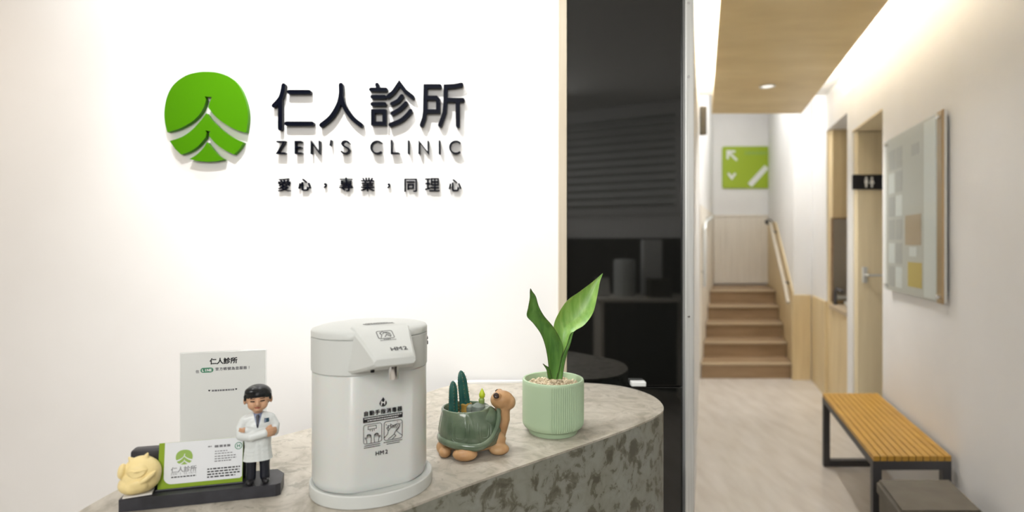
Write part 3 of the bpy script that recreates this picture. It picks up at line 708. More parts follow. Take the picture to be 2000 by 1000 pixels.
def cactus(name, base, top, r, label, mtl='cactus', ribs=5, stock=None):
    base, top = Vector(base), Vector(top); H = (top - base).length
    root = empty(name, base); tag(root, label, 'cactus', 'cacti in the tortoise planter')
    q = Vector((0, 0, 1)).rotation_difference((top - base).normalized())
    rings = []; n = 40; nz = 34
    for i in range(nz + 1):
        t = i / nz; rr = r * (1 - .25 * t) * math.sqrt(max(1e-4, 1 - max(0, (t - .72) / .28) ** 2)) if t > .72 else r * (1 - .25 * t)
        if i == nz: rr = r * .06
        rings.append([q @ Vector((rr * (1 + .20 * math.cos(ribs * a) + (.06 * (i % 2) if math.cos(ribs * a) > .6 else 0)) * math.cos(a), rr * (1 + .20 * math.cos(ribs * a) + (.06 * (i % 2) if math.cos(ribs * a) > .6 else 0)) * math.sin(a), t * H)) for a in [2 * PI * k / n for k in range(n)]])
    bm = bmesh.new(); addloft(bm, rings); from_bm('stem', bm, mtl, root, smooth=60)
    bm = bmesh.new()
    for j in range(ribs):
        for i in range(2, nz - 1, 3):
            a = 2 * PI * j / ribs; c_ = sum((rings[i][k] for k in range(n)), Vector()) / n
            p = rings[i][int(round(j / ribs * n)) % n]; o_ = (p - c_).normalized()
            for da in (-.5, 0, .5):
                dv = (o_ + q @ Vector((math.cos(a + PI / 2), math.sin(a + PI / 2), .3)) * da).normalized()
                addtube(bm, [p - o_ * .0005, p + dv * .0022], [.00035, .0001], 4)
    from_bm('spines', bm, 'stock', root)
    return root
def TW(x, y, z): return TP + Matrix.Rotation(TRZ, 3, 'Z') @ Vector((x, y, z))
cactus('cactus', TW(-.039, -.004, .0705), TW(-.0395, .0, .1425), .0088, 'shorter dark green ribbed cactus at the edge of the tortoise planter')
r_ = cactus('cactus', TW(-.013, .012, .0715), TW(-.0235, .014, .1600), .0100, 'tallest dark green ribbed cactus rising from a yellow-brown stem in the planter')
bm = bmesh.new()
addloft(bm, [circle(0, 0, z, r * 1.0, n=20) for r, z in ((.0115, 0), (.0122, .008), (.0118, .016), (.0125, .0205), (.0105, .0225))]); from_bm('stock', bm, 'stock', r_, smooth=50)
r_ = empty('cactus', TW(.012, -.004, .0715)); tag(r_, 'round grey cactus topped by a yellow bud in the tortoise planter', 'cactus', 'cacti in the tortoise planter')
lathe('stem', [(.006, 0), (.0135, .006), (.0155, .013), (.0135, .0205), (.007, .025), (.001, .026)], 'cactusgrey', r_, 24)
lathe('stem', [(.006, .0), (.0085, .006), (.0075, .014), (.0035, .018), (.001, .0185)], 'cactusgrey', r_, 20).data.transform(Matrix.Translation((-.017, .004, .004)))
lathe('collar', [(.004, 0), (.0058, .004), (.0062, .010), (.004, .013)], 'budgreen', r_, 16).data.transform(Matrix.Translation((.006, .004, .022)))
lathe('flower_bud', [(.002, 0), (.0055, .004), (.0063, .009), (.004, .015), (.0012, .020), (.0003, .022)], 'bud', r_, 16).data.transform(Matrix.Translation((.007, .004, .033)))

# ------------------------------------------------------------------ pale green ribbed pot with plant
M['potgreen'] = mat('pale_green_ceramic', (.415, .545, .365), 0.42)
M['gravel'] = noise_mat('cream_gravel', [(0.3, (.50, .40, .26)), (0.7, (.72, .62, .46))], 90, 3, 0.7)
PP = Vector((.0918, 1.259, CZ))
pot = empty('plant_pot', PP); tag(pot, 'pale green ceramic pot with fine vertical ribs', 'plant pot')
NS = 696
def pring(r, z, amp):
    out = []
    for k in range(NS):
        a = 2 * PI * k / NS; deg = math.degrees(a)
        q = 0.0
        if amp and (deg > 262 or deg < 60):
            q = amp * .0016 * (.5 + .5 * math.cos(a * 87))
        out.append(Vector(((r - q) * math.cos(a), (r - q) * math.sin(a), z)))
    return out
pr_ = [pring(.048, 0, 0), pring(.0535, .0005, 0), pring(.0548, .003, 0), pring(.0552, .0095, 0), pring(.0558, .0105, 0), pring(.0585, .0118, 0), pring(.0645, .0150, .3), pring(.0678, .0205, 1), pring(.0686, .028, 1), pring(.0686, .1080, 1), pring(.0686, .1115, .2), pring(.0684, .1150, 0), pring(.0672, .1182, 0), pring(.0650, .1190, 0), pring(.0628, .1180, 0), pring(.0618, .1150, 0), pring(.0612, .090, 0)]
loft('pot', pr_, 'potgreen', pot, smooth=28)
loft('soil', [circle(0, 0, .0905, .0608), circle(0, 0, .1035, .0612), circle(0, 0, .1045, .02)], 'gravel', pot)
bm = bmesh.new()
for i in range(330):
    a = random.uniform(0, 2 * PI); r = .058 * math.sqrt(random.random()); s = random.uniform(.0020, .0042)
    mt = Matrix.Translation((r * math.cos(a), r * math.sin(a), .1050 + random.uniform(0, .0025) + .003 * (1 - r / .06))) @ Matrix.Rotation(random.uniform(0, 6), 4, Vector((random.random(), random.random(), .5)).normalized()) @ Matrix.Diagonal((s, s * random.uniform(.6, .9), s * random.uniform(.5, .8), 1))
    bmesh.ops.create_icosphere(bm, subdivisions=1, radius=1, matrix=mt)
gv = from_bm('gravel', bm, 'gravel', pot, smooth=60); gv['kind'] = 'stuff'

def leaf_mat(name, a, b_, c_):
    m = noise_mat(name, [(0.25, a), (0.5, b_), (0.75, c_)], 14, 4, 0.36, stretch=(7, 7, 1.1), bump=.12, bscale=16)
    bs_ = m.node_tree.nodes['Principled BSDF']; bs_.inputs['Subsurface Weight'].default_value = .12; bs_.inputs['Subsurface Scale'].default_value = .004
    return m
M['leafdark'] = leaf_mat('deep_green_leaf', (.045, .135, .022), (.085, .215, .035), (.125, .28, .055))
M['leaflight'] = leaf_mat('bright_green_leaf', (.15, .32, .05), (.23, .43, .085), (.33, .53, .14))
M['margin'] = mat('dark_leaf_margin', (.035, .045, .02), 0.5)
pl_ = empty('house_plant', PP + Vector((0, 0, .1045))); tag(pl_, 'two-leaved green house plant growing in the pale green pot', 'plant')
def leaf(pairs, m, fold, margin='margin'):
    """pairs: left and right edge of the blade in crop pixels with the distance of each pair"""
    f_ = lambda p, d: P(1010 + p[0] / 3.847, 520 + p[1] / 3.847, d) - pl_.location
    Ls = catmull([f_(a, d) for a, b_, d, *_ in pairs], 5); Rs = catmull([f_(b_, d + (e[0] if e else 0)) for a, b_, d, *e in pairs], 5)
    rings = []; nU = 9
    for i, (l, r) in enumerate(zip(Ls, Rs)):
        wv = (r - l).length; front = []; back = []
        th = min(.0011, wv * .2)
        for k in range(nU):
            u = k / (nU - 1); y = fold * wv * (1 - (2 * u - 1) ** 2) + .0006 * math.sin(u * 21 + i * .15)
            p = l.lerp(r, u) + Vector((0, y, 0)); tk = th * (1 - (2 * u - 1) ** 2 * .7)
            front.append(p - Vector((0, tk, 0))); back.append(p + Vector((0, tk, 0)))
        rings.append(front + back[::-1])
    o = loft('leaf', rings, m, pl_, smooth=70)
    if margin:
        bm = bmesh.new()
        for E_ in (Ls, Rs): addtube(bm, E_, .00055, 5)
        from_bm('leaf_margin', bm, margin, o, smooth=60)
    return o
leaf([((280, 850), (340, 850), 1.262), ((285, 740), (357, 740), 1.264), ((290, 640), (380, 640), 1.266), ((282, 540), (395, 560), 1.268), ((275, 450), (425, 492), 1.272), ((302, 370), (505, 440), 1.278), ((372, 262), (570, 350), 1.286), ((470, 190), (600, 235), 1.295), ((560, 122), (622, 118), 1.303), ((628, 66), (641, 66), 1.308), ((641, 53), (643, 53), 1.309)], 'leaflight', .22, None)
leaf([((238, 850), (300, 850), 1.252), ((236, 740), (330, 700), 1.250), ((215, 610), (345, 620), 1.247), ((180, 510), (320, 540), 1.244), ((124, 430), (268, 452), 1.241), ((75, 375), (203, 375), 1.237), ((84, 310), (162, 302), 1.233), ((96, 240), (140, 228), 1.229), ((97, 190), (113, 188), 1.226), ((100, 168), (102, 168), 1.225)], 'leafdark', .20)
leaf([((296, 850), (338, 850), 1.250), ((318, 735), (356, 735), 1.256), ((345, 660), (372, 660), 1.260), ((375, 590), (398, 590), 1.263), ((395, 520), (420, 505), 1.266), ((418, 494), (424, 492), 1.268)], 'leafdark', .3)
leaf([((232, 840), (262, 840), 1.243), ((222, 780), (242, 768), 1.239), ((205, 750), (216, 748), 1.236), ((194, 733), (196, 733), 1.234)], 'leafdark', .2)

# ------------------------------------------------------------------ acrylic notice on the counter
M['paper'] = mat('grey_white_paper', (.76, .775, .75), 0.5)
M['acrylic'] = clear_mat()
M['linegreen'] = mat('green_badge_print', (.07, .26, .15), 0.5)
sgn = empty('notice_stand', (-.556, 1.086, CZ), math.radians(14))
tag(sgn, 'upright clear acrylic stand holding a printed grey-white notice', 'notice stand')
box('acrylic_sheet', -.0765, .0765, .0005, .0045, .0005, .212, 'acrylic', sgn, bevel=.0006)
box('foot', -.0765, .0765, .0047, .045, .0005, .0040, 'acrylic', sgn, bevel=.0006)
pp = box('notice', -.0745, .0745, -.0004, .0003, .002, .2105, 'paper', sgn)
npn = Plane((0, -.0004, 0), (1, 0, 0), (0, 0, 1))
NPX = .000895; NPY = .00098
def nv(py): return .2105 - (py - 689) * NPY
text('print', npn, '仁人診所', 0, nv(706.5), .0125, 'ink', pp, pitch=.0122, bold=.00045)
text('print', npn, '在', (385 - 436) * NPX, nv(725), .0062, 'inkgrey', pp, bold=.0002)
bm = bmesh.new(); addprism(bm, [npn.at(*p, .0003) for p in rrect((391 - 436) * NPX, (416 - 436) * NPX, nv(728), nv(718.5), .0045)], npn.N * .0002); pill = from_bm('badge', bm, 'linegreen', pp)
text('print', npn, 'LINE', (403.5 - 436) * NPX, nv(723.3), .0066, 'whiteprint', pill, pitch=.0045, h0=.0008, bold=.0003)
text('print', npn, '官方帳號為您服務！', (455 - 436) * NPX, nv(722), .0065, 'inkgrey', pp, pitch=.0071, bold=.0002)
dashes('print', npn, [((413 - 436) * NPX, (458 - 436) * NPX, nv(764), .0032, .004)], 'inkgrey', pp)
def heart(u, v, s): return [(u, v - s), (u + s, v + .2 * s), (u + .75 * s, v + .85 * s), (u + .3 * s, v + .85 * s), (u, v + .4 * s), (u - .3 * s, v + .85 * s), (u - .75 * s, v + .85 * s), (u - s, v + .2 * s)]
for hx_ in (408, 461): prism('heart', [npn.at(*p, .0003) for p in heart((hx_ - 436) * NPX, nv(763.5), .0019)], npn.N * .0002, 'ink', pp)

# ------------------------------------------------------------------ card holder on a black slab
M['slate'] = noise_mat('black_slate', [(0.3, (.018, .018, .022)), (0.7, (.034, .034, .042))], 40, 5, 0.42)
M['cardgreen'] = mat('leaf_green_card', (.245, .37, .018), 0.4)
M['cardwhite'] = mat('white_card', (.78, .80, .82), 0.35)
M['palegreen'] = mat('pale_green_print', (.30, .46, .10), 0.5)
HRZ = math.radians(14.5); HP = Vector((-.505, .940, CZ))
hd = empty('card_holder', HP, HRZ); tag(hd, 'black slate-like business card holder with upright back and long base', 'card holder')
prism('base', [(-.120, -.034, .0003), (.108, -.034, .0003), (.115, -.029, .0003), (.115, .012, .0003), (.101, .034, .0003), (-.120, .034, .0003)], (0, 0, .0197), 'slate', hd)
box('upright_back', -.119, .064, .006, .030, .0202, .0815, 'slate', hd, bevel=.004, smooth=40)
box('slot_lip', -.075, .055, -.0170, -.0145, .0202, .0230, 'slate', hd, bevel=.001)
def HW(x, y, z): return HP + Matrix.Rotation(HRZ, 3, 'Z') @ Vector((x, y, z))
cd = empty('business_card', HW(-.010, -.0125, .0205), HRZ)
cd.rotation_euler = (math.radians(-7), 0, HRZ)
tag(cd, 'white and green printed business card standing in the black holder', 'card')
CW, CHh = .126, .0735
box('card', -CW / 2, CW / 2, -.0006, .0006, 0, CHh, 'cardgreen', cd)
cpn = Plane((-CW / 2, -.0006, 0), (1, 0, 0), (0, 0, 1))
wp = [(.0085, CHh), (.0085, .020)] + [(.0205 + .012 * math.cos(math.radians(a)), .0200 + .0120 * math.sin(math.radians(a))) for a in range(195, 271, 15)] + [(CW - .004, .008), (CW - .0008, .0105), (CW - .0002, CHh)]
bm = bmesh.new(); addprism(bm, [cpn.at(*p, .0002) for p in wp], cpn.N * .0003); cw = from_bm('white_field', bm, 'cardwhite', cd)
def cemb(p): return (.0375 + (p[0] - 367) * .0000425, .0490 - (p[1] - 385) * .0000370)
bm = bmesh.new()
for pts in (crown, mid, low): addprism(bm, [cpn.at(*cemb(p), .0007) for p in pts], cpn.N * .0002)
from_bm('emblem_print', bm, 'palegreen', cw)
text('print', cpn, '仁人診所', .0375, .0300, .0098, 'inkgrey', cw, pitch=.0095, h0=.0008, bold=.0001)
text('print', cpn, "ZEN'S CLINIC", .0375, .0235, .0042, 'inkgrey', cw, pitch=.0032, h0=.0008)
dashes('print', cpn, [(.0195, .056, .0186, .0017, .004)], 'ink', cw, h0=.0008)
dashes('print', cpn, [(.0725, .078, .0625, .0018, .003), (.0825, .107, .0620, .0036, .005), (.083, .102, .0540, .0012, .004), (.083, .110, .0502, .0012, .004), (.083, .116, .0458, .0014, .004), (.083, .116, .0420, .0014, .004), (.083, .108, .0382, .0014, .004)], 'inkgrey', cw, h0=.0008)
dashes('print', cpn, [(.0725, .122, .0265, .0020, .005), (.0725, .121, .0222, .0020, .005), (.0725, .122, .0180, .0020, .005), (.0725, .115, .0138, .0020, .006)], 'ink', cw, h0=.0008)
ring_ = [(.1190 + .0053 * math.cos(2 * PI * k / 24), .0600 + .0053 * math.sin(2 * PI * k / 24)) for k in range(24)]
strokes('letter_badge', cpn, [('loop', ring_), [(.1172, .0622), (.1172, .0578)], [(.1208, .0622), (.1208, .0578)], [(.1172, .0600), (.1208, .0600)]], .0011, .0002, 'linegreen', cw, h0=.0007)

# ------------------------------------------------------------------ doctor figurine
from mathutils.bvhtree import BVHTree
M['skin'] = mat('painted_skin', (.58, .335, .20), 0.4)
M['hair'] = mat('painted_black_hair', (.006, .007, .008), 0.28)
M['coat'] = mat('glossy_white_coat', (.70, .735, .725), 0.25)
M['shirt'] = mat('blue_grey_shirt', (.20, .24, .36), 0.4)
M['tie'] = mat('dark_navy_tie', (.012, .012, .024), 0.4)
M['trouser'] = mat('black_navy_trousers', (.010, .012, .020), 0.3)
M['badge'] = mat('dark_teal_badge', (.018, .06, .09), 0.3)
M['lip'] = mat('brown_red_paint', (.30, .085, .05), 0.4)
fg = empty('doctor_figurine', HW(.078, -.0175, .0203), math.radians(22))
tag(fg, 'doctor figurine in a white coat with folded arms standing on the black base', 'figurine')
def head_warp(v): return v
body = blob('body', [('e', (0, 0, .1490), (.0238, .0225, .0190)), ('e', (0, -.0030, .1385), (.0195, .0185, .0150)), ('e', (0, -.007, .1320), (.0125, .0125, .0095)), ('e', (.0100, -.0115, .1375), (.0085, .0090, .0085)), ('e', (-.0100, -.0115, .1375), (.0085, .0090, .0085)),
    ('c', [(0, -.0215, .1455), (0, -.0240, .1400)], [.0022, .0036]), ('e', (.0030, -.0225, .1392), (.0022, .0022, .0018)), ('e', (-.0030, -.0225, .1392), (.0022, .0022, .0018)), ('e', (0, -.0195, .1300), (.0045, .0035, .0030)),
    ('e', (.0238, .001, .1425), (.0030, .0052, .0065)), ('e', (-.0238, .001, .1425), (.0030, .0052, .0065)),
    ('c', [(0, 0, .132), (0, .001, .118), (0, .002, .095)], [.0085, .0095, .012]),
    ('c', [(0, .002, .105), (-.026, .0, .106), (-.031, -.004, .0885), (.008, -.0215, .0905), (.0165, -.0235, .0915)], [.006, .005, .005, .0042, .0050]),
    ('e', (.0225, -.0225, .0925), (.0085, .0052, .0072), (0, 0, .35)),
    ('c', [(.0185, -.0270, .0972), (.0260, -.0250, .0972), (.0325, -.0195, .0960)], [.0026, .0026, .0022]), ('c', [(.0190, -.0275, .0932), (.0268, -.0255, .0932), (.0338, -.0190, .0922)], [.0026, .0027, .0022]),
    ('c', [(.0190, -.0270, .0892), (.0262, -.0250, .0890), (.0328, -.0190, .0884)], [.0026, .0026, .0022]), ('c', [(.0185, -.0260, .0856), (.0246, -.0240, .0854), (.0300, -.0195, .0850)], [.0023, .0023, .0019]), ('c', [(.0165, -.0240, .0965), (.0205, -.0245, .1005), (.0245, -.0235, .1020)], [.0028, .0025, .0020]),
    ('c', [(.026, 0, .106), (.031, -.004, .090), (-.010, -.0125, .0950), (-.0240, -.0165, .0985)], [.005, .005, .0035, .0035]),
    ('c', [(-.0240, -.0200, .0985), (-.0315, -.0165, .1005)], [.0022, .0018]), ('c', [(-.0240, -.0205, .0955), (-.0325, -.0160, .0965)], [.0022, .0018])], 'skin', fg, .0011, 3)
def bvh_of(o):
    me = o.data; return BVHTree.FromPolygons([v.co for v in me.vertices], [tuple(p.vertices) for p in me.polygons])
coat = blob('coat', [('c', [(0, .001, .0400), (0, .001, .068), (0, .001, .090), (0, .001, .104)], [.0185, .0180, .0170, .0165]), ('c', [(.0085, .001, .0400), (.0075, .001, .072)], [.0172, .0165]), ('c', [(-.0085, .001, .0400), (-.0075, .001, .072)], [.0172, .0165]), ('e', (.0085, .001, .075), (.0165, .0175, .026)), ('e', (-.0085, .001, .075), (.0165, .0175, .026)),
    ('c', [(-.0215, .001, .1085), (0, .001, .1135), (.0215, .001, .1085)], [.0105, .0120, .0105]), ('e', (0, .000, .100), (.0270, .0170, .015)),
    ('c', [(-.0245, .001, .1085), (-.0315, -.002, .0955), (-.0310, -.006, .0855), (-.012, -.0205, .0855), (.0130, -.0245, .0905)], [.0090, .0088, .0086, .0078, .0074]),
    ('c', [(.0245, .001, .1085), (.0320, -.001, .0965), (.0310, -.007, .0870), (.012, -.0150, .0890), (-.0190, -.0165, .0965)], [.0090, .0088, .0080, .0066, .0058])], 'coat', fg, .0013, 3,
    warp=lambda v: Vector((v.x * (1 + .10 * max(0, (.070 - v.z) / .03)), v.y, max(v.z, .0405))))
bvc, bvb = bvh_of(coat), bvh_of(body)
def patch(name, bvh, quad, m, parent, off=.0004, n=8, th=.0008):
    """thin painted or raised piece laid on a surface, seen from the front: quad = four (x, z) corners"""
    bm = bmesh.new(); g = []
    for i in range(n + 1):
        row = []
        for j in range(n + 1):
            a = Vector(quad[0]).lerp(Vector(quad[1]), j / n); b_ = Vector(quad[3]).lerp(Vector(quad[2]), j / n); q = a.lerp(b_, i / n)
            h = bvh.ray_cast(Vector((q.x, -.2, q.y)), Vector((0, 1, 0)))[0]
            row.append(Vector((q.x, (h.y if h else -.015) - off, q.y)))
        g.append(row)
    F_ = [[bm.verts.new(p) for p in r] for r in g]; B_ = [[bm.verts.new(p + Vector((0, th, 0))) for p in r] for r in g]
    for i in range(n):
        for j in range(n):
            bm.faces.new([F_[i][j], F_[i][j + 1], F_[i + 1][j + 1], F_[i + 1][j]]); bm.faces.new([B_[i][j], B_[i + 1][j], B_[i + 1][j + 1], B_[i][j + 1]])
    for k in range(n):
        for A, B in (((0, k), (0, k + 1)), ((n, k + 1), (n, k)), ((k + 1, 0), (k, 0)), ((k, n), (k + 1, n))):
            bm.faces.new([F_[A[0]][A[1]], B_[A[0]][A[1]], B_[B[0]][B[1]], F_[B[0]][B[1]]])
    return from_bm(name, bm, m, parent, smooth=50)
blob('trousers', [('c', [(.0120, .001, .050), (.0122, 0, .028), (.0128, -.001, .0105)], [.0112, .0098, .0098]), ('c', [(-.0120, .001, .050), (-.0122, 0, .028), (-.0128, -.001, .0105)], [.0112, .0098, .0098])], 'trouser', fg, .0013, 3)
for s in (-1, 1):
    blob('shoe', [('e', (s * .0140, -.0105, .0055), (.0072, .0105, .0050), (0, 0, s * .35)), ('e', (s * .0128, .001, .0055), (.0070, .0085, .0050))], 'blackplastic', fg, .0012, 2, warp=lambda v: Vector((v.x, v.y, max(v.z, .0003))))
hair = blob('hair', [('e', (0, .0014, .1530), (.0256, .0240, .0168)), ('e', (0, .0080, .1445), (.0247, .0185, .0165)), ('c', [(.0225, -.009, .1520), (.0232, -.0085, .1450)], [.0034, .0020]), ('c', [(-.0225, -.009, .1520), (-.0232, -.0085, .1450)], [.0034, .0020]), ('e', (-.009, -.010, .1600), (.0150, .0120, .0080))], 'hair', fg, .0013, 3)
shp = patch('shirt', bvc, [(-.0105, .1215), (.0105, .1215), (.0010, .0985), (-.0010, .0985)], 'shirt', fg, .0006)
patch('tie', bvc, [(-.0035, .1165), (.0035, .1165), (.0012, .0990), (-.0012, .0990)], 'tie', fg, .0012)
patch('tie_knot', bvc, [(-.0022, .1195), (.0022, .1195), (.0042, .1150), (-.0042, .1150)], 'tie', fg, .0016)
for s in (-1, 1):
    patch('lapel', bvc, [(s * .0085, .1225), (s * .0140, .1165), (s * .0095, .1075), (s * .0008, .0980)], 'coat', fg, .0011)
    patch('pocket', bvc, [(s * .0060, .0585), (s * .0185, .0585), (s * .0185, .0570), (s * .0060, .0570)], 'coat', fg, .0009)
    patch('eye', bvb, [(s * .0090 - .0040, .1458), (s * .0090 + .0040, .1458), (s * .0090 + .0042, .1438), (s * .0090 - .0042, .1438)], 'hair', fg, .0003)
    patch('eyebrow', bvb, [(s * .0090 - .0046, .1498), (s * .0090 + .0046, .1498), (s * .0090 + .0044, .1486), (s * .0090 - .0044, .1486)], 'hair', fg, .00015, th=.0003)
patch('mouth', bvb, [(-.0068, .1350), (.0068, .1350), (.0035, .1322), (-.0035, .1322)], 'lip', fg, .0003)
bdg = patch('badge', bvc, [(.0120, .1120), (.0205, .1120), (.0205, .1055), (.0120, .1055)], 'badge', fg, .0010)
patch('badge_photo', bvc, [(.0128, .1112), (.0152, .1112), (.0152, .1063), (.0128, .1063)], 'shirt', bdg, .0014)

for ch_ in fg.children_recursive: ch_.data.transform(Matrix.Diagonal((.84, .86, .965, 1)))

# ------------------------------------------------------------------ cream lucky-cat ornament
M['cream'] = mat('pale_yellow_ceramic', (.86, .70, .34), 0.42)
M['whiteclay'] = mat('white_card_base', (.72, .70, .66), 0.6)
kt = empty('cat_ornament', HW(-.0965, -.0185, .0203), math.radians(24)); tag(kt, 'pale yellow lucky-cat ornament on the end of the black base', 'ornament')
box('foot', -.021, .019, -.013, .012, .0003, .0030, 'whiteclay', kt, bevel=.001)
cat = blob('body', [('e', (.002, 0, .0250), (.0275, .0215, .0230)), ('e', (.002, .001, .0400), (.0235, .0195, .0200)), ('e', (.009, 0, .0320), (.0215, .0205, .0250)), ('e', (-.008, 0, .018), (.0215, .0200, .0160)),
    ('c', [(.008, -.002, .0560), (.0115, -.003, .0640)], [.0055, .0018]), ('c', [(-.009, -.002, .0545), (-.0135, -.003, .0610)], [.0052, .0018]),
    ('e', (-.0225, -.006, .0420), (.0058, .0085, .0120), (0, .15, 0))], 'cream', kt, .0012, 4)
bk_ = bvh_of(cat)
def on(x, z, off=0.0):
    h = bk_.ray_cast(Vector((x, -.2, z)), Vector((0, 1, 0)))[0]; return Vector((x, (h.y if h else -.015) - off, z))
def oval(cx, cz, rx, rz, rot, n=28): return [(cx + rx * math.cos(t) * math.cos(rot) - rz * math.sin(t) * math.sin(rot), cz + rx * math.cos(t) * math.sin(rot) + rz * math.sin(t) * math.cos(rot)) for t in [2 * PI * k / n for k in range(n)]]
def relief(name, c_, rx, rz, rot, th):
    rings = [[on(*q, 0 if f > .99 else th * min(1, (1 - f) * 6)) for q in oval(c_[0], c_[1], rx * f, rz * f, rot)] for f in (1.0, .93, .85, .6, .3, .03)]
    bm = bmesh.new(); addloft(bm, rings, caps=False); bm.faces.new([v for v in bm.verts][-28:])
    return from_bm(name, bm, 'cream', kt, smooth=60)
relief('face', (-.001, .0430), .0150, .0105, .08, .0036)
relief('belly', (-.001, .0170), .0165, .0135, .25, .0034)
fpts = [on(-.012 + .025 * t, .0435 + .0012 * math.sin(t * 9), .0042) for t in [k / 12 for k in range(13)]]
tube('closed_eyes', fpts, .0010, 'cream', kt, 6)
tube('muzzle', [on(-.004, .0428, .004), on(-.0005, .0440, .005), on(.004, .0432, .004)], [.0012, .0018, .0012], 'cream', kt, 8)
tube('paw', [on(.0045, .0255, .0020), on(.0110, .0295, .0028), on(.0190, .0345, .0022), on(.0235, .0375, .0004)], [.0030, .0045, .0040, .0016], 'cream', kt, 12)

# ------------------------------------------------------------------ corridor furniture
# slatted bench along the right wall
def skew(d0, x0):
    """plan point from distance along the corridor wall line"""
    return (x0 + K * d0, d0)
BZ = .45
bn = empty('bench', (1.95, 3.04, 0)); tag(bn, 'slatted golden wood bench on dark steel loop legs along the corridor wall', 'bench')
bo = Vector((1.95, 3.04, 0))
d0, d1 = 2.512, 3.567; aL, aR = .7665, 1.118
NSL = 11
for i in range(NSL):
    a = aL + (aR - aL) * (i + .08) / NSL; b_ = aL + (aR - aL) * (i + .92) / NSL
    prism('slat', [Vector((*skew(d0, a), BZ - .022)) - bo, Vector((*skew(d0, b_), BZ - .022)) - bo, Vector((*skew(d1, b_), BZ - .022)) - bo, Vector((*skew(d1, a), BZ - .022)) - bo], (0, 0, .022), 'slat', bn)
TB = .040
def bar(bm, d, a, b_, z0, z1, t=TB):
    addprism(bm, [Vector((*skew(d, a), z0)) - bo, Vector((*skew(d, b_), z0)) - bo, Vector((*skew(d + t, b_), z0)) - bo, Vector((*skew(d + t, a), z0)) - bo], (0, 0, z1 - z0))
for dd_ in (d0 + .002, d1 - TB - .002):
    bm = bmesh.new()
    bar(bm, dd_, aL, aR, BZ - .0225 - TB, BZ - .0225); bar(bm, dd_, aL, aR, .001, TB); bar(bm, dd_, aL, aL + TB, TB, BZ - .0225 - TB); bar(bm, dd_, aR - TB, aR, TB, BZ - .0225 - TB)
    from_bm('loop_leg', bm, 'steel', bn)
bm = bmesh.new()
for a in (aL, aR - .025): bar(bm, d0 + TB + .003, a, a + .025, BZ - .0225 - .03, BZ - .0226, d1 - d0 - 2 * TB - .008)
from_bm('rail', bm, 'steel', bn)
# grey upholstered stool in front of the bench
so = Vector((1.65, 2.25, 0))
stl = empty('stool', so); tag(stl, 'low grey-brown upholstered box stool beside the end of the slatted bench', 'stool')
def spl(d, a, z): return Vector((a + K * d, d, z)) - so
sa, sb = .742, 1.060
bm = bmesh.new(); addprism(bm, [spl(2.11, sa + .012, .001), spl(2.11, sb - .012, .001), spl(2.385, sb - .012, .001), spl(2.385, sa + .012, .001)], (0, 0, .335)); from_bm('base', bm, 'greyfab', stl)
bm = bmesh.new(); addprism(bm, [spl(2.10, sa, .337), spl(2.10, sb, .337), spl(2.395, sb, .337), spl(2.395, sa, .337)], (0, 0, .062))
bmesh.ops.bevel(bm, geom=list(bm.edges), offset=.012, segments=3, affect='EDGES'); from_bm('cushion', bm, 'greyfab', stl, smooth=40)

# information board on the right wall
M['boardpaper'] = mat('pale_board_print', (.66, .645, .60), 0.5)
M['mapgrey'] = mat('grey_map_print', (.54, .53, .51), 0.5)
M['orangeprint'] = mat('tan_photo_print', (.55, .42, .28), 0.5)
M['yellowprint'] = mat('yellow_print', (.66, .50, .13), 0.5)
M['browntint'] = mat('brown_side_strip', (.42, .28, .13), 0.5)  # plain brown strip down the near edge of the board
uw = Vector((K, 1, 0)).normalized(); nw = Vector((-uw.y, uw.x, 0))      # along the wall (away) and off the wall
def wallp(d, off_, z): return Vector((RX(d), d, z)) + nw * off_
ib = empty('information_board', wallp(2.97, 0, 1.12)); tag(ib, 'large clear-fronted information board with map and picture on the corridor wall', 'board')
io = Vector(ib.location)
def onboard(d0_, d1_, z0, z1, h0, th, m, name, parent=ib):
    bm = bmesh.new(); addprism(bm, [wallp(d0_, h0, z0) - io, wallp(d1_, h0, z0) - io, wallp(d1_, h0, z1) - io, wallp(d0_, h0, z1) - io], nw * th); return from_bm(name, bm, m, parent)
bp = onboard(2.575, 3.375, 1.125, 2.01, .014, .012, 'boardpaper', 'backing_board')
onboard(2.57, 2.64, 1.12, 2.015, .0265, .003, 'browntint', 'edge_panel')
onboard(2.66, 2.80, 1.13, 2.0, .0262, .002, 'whiteprint', 'panel', bp)
for d0_, d1_, z0, z1, m in [(2.69, 2.79, 1.14, 1.40, 'yellowprint'), (2.83, 3.02, 1.17, 1.30, 'yellowprint'), (2.84, 3.06, 1.39, 1.55, 'orangeprint'), (2.90, 3.00, 1.33, 1.38, 'whiteprint'), (2.87, 2.97, 1.86, 1.92, 'mapgrey')]:
    onboard(d0_, d1_, z0, z1, .0262, .0015, m, 'print', bp)
for r in range(6):
    for c_ in range(2):
        onboard(3.11 + c_ * .12, 3.11 + c_ * .12 + .10, 1.15 + r * .135, 1.15 + r * .135 + .115, .0262, .001, 'mapgrey' if (r * 2 + c_) % 3 else 'whiteprint', 'map_block', bp)
onboard(2.575, 3.375, 1.125, 2.01, .034, .004, 'acrylic', 'acrylic_cover')
for d_, z_ in ((2.60, 1.15), (2.60, 1.985), (3.35, 1.15), (3.35, 1.985)):
    a = wallp(d_, 0.001, z_) - io; tube('standoff', [a, a + nw * .044, a + nw * .046], [.010, .010, .007], 'chrome', ib, 14)

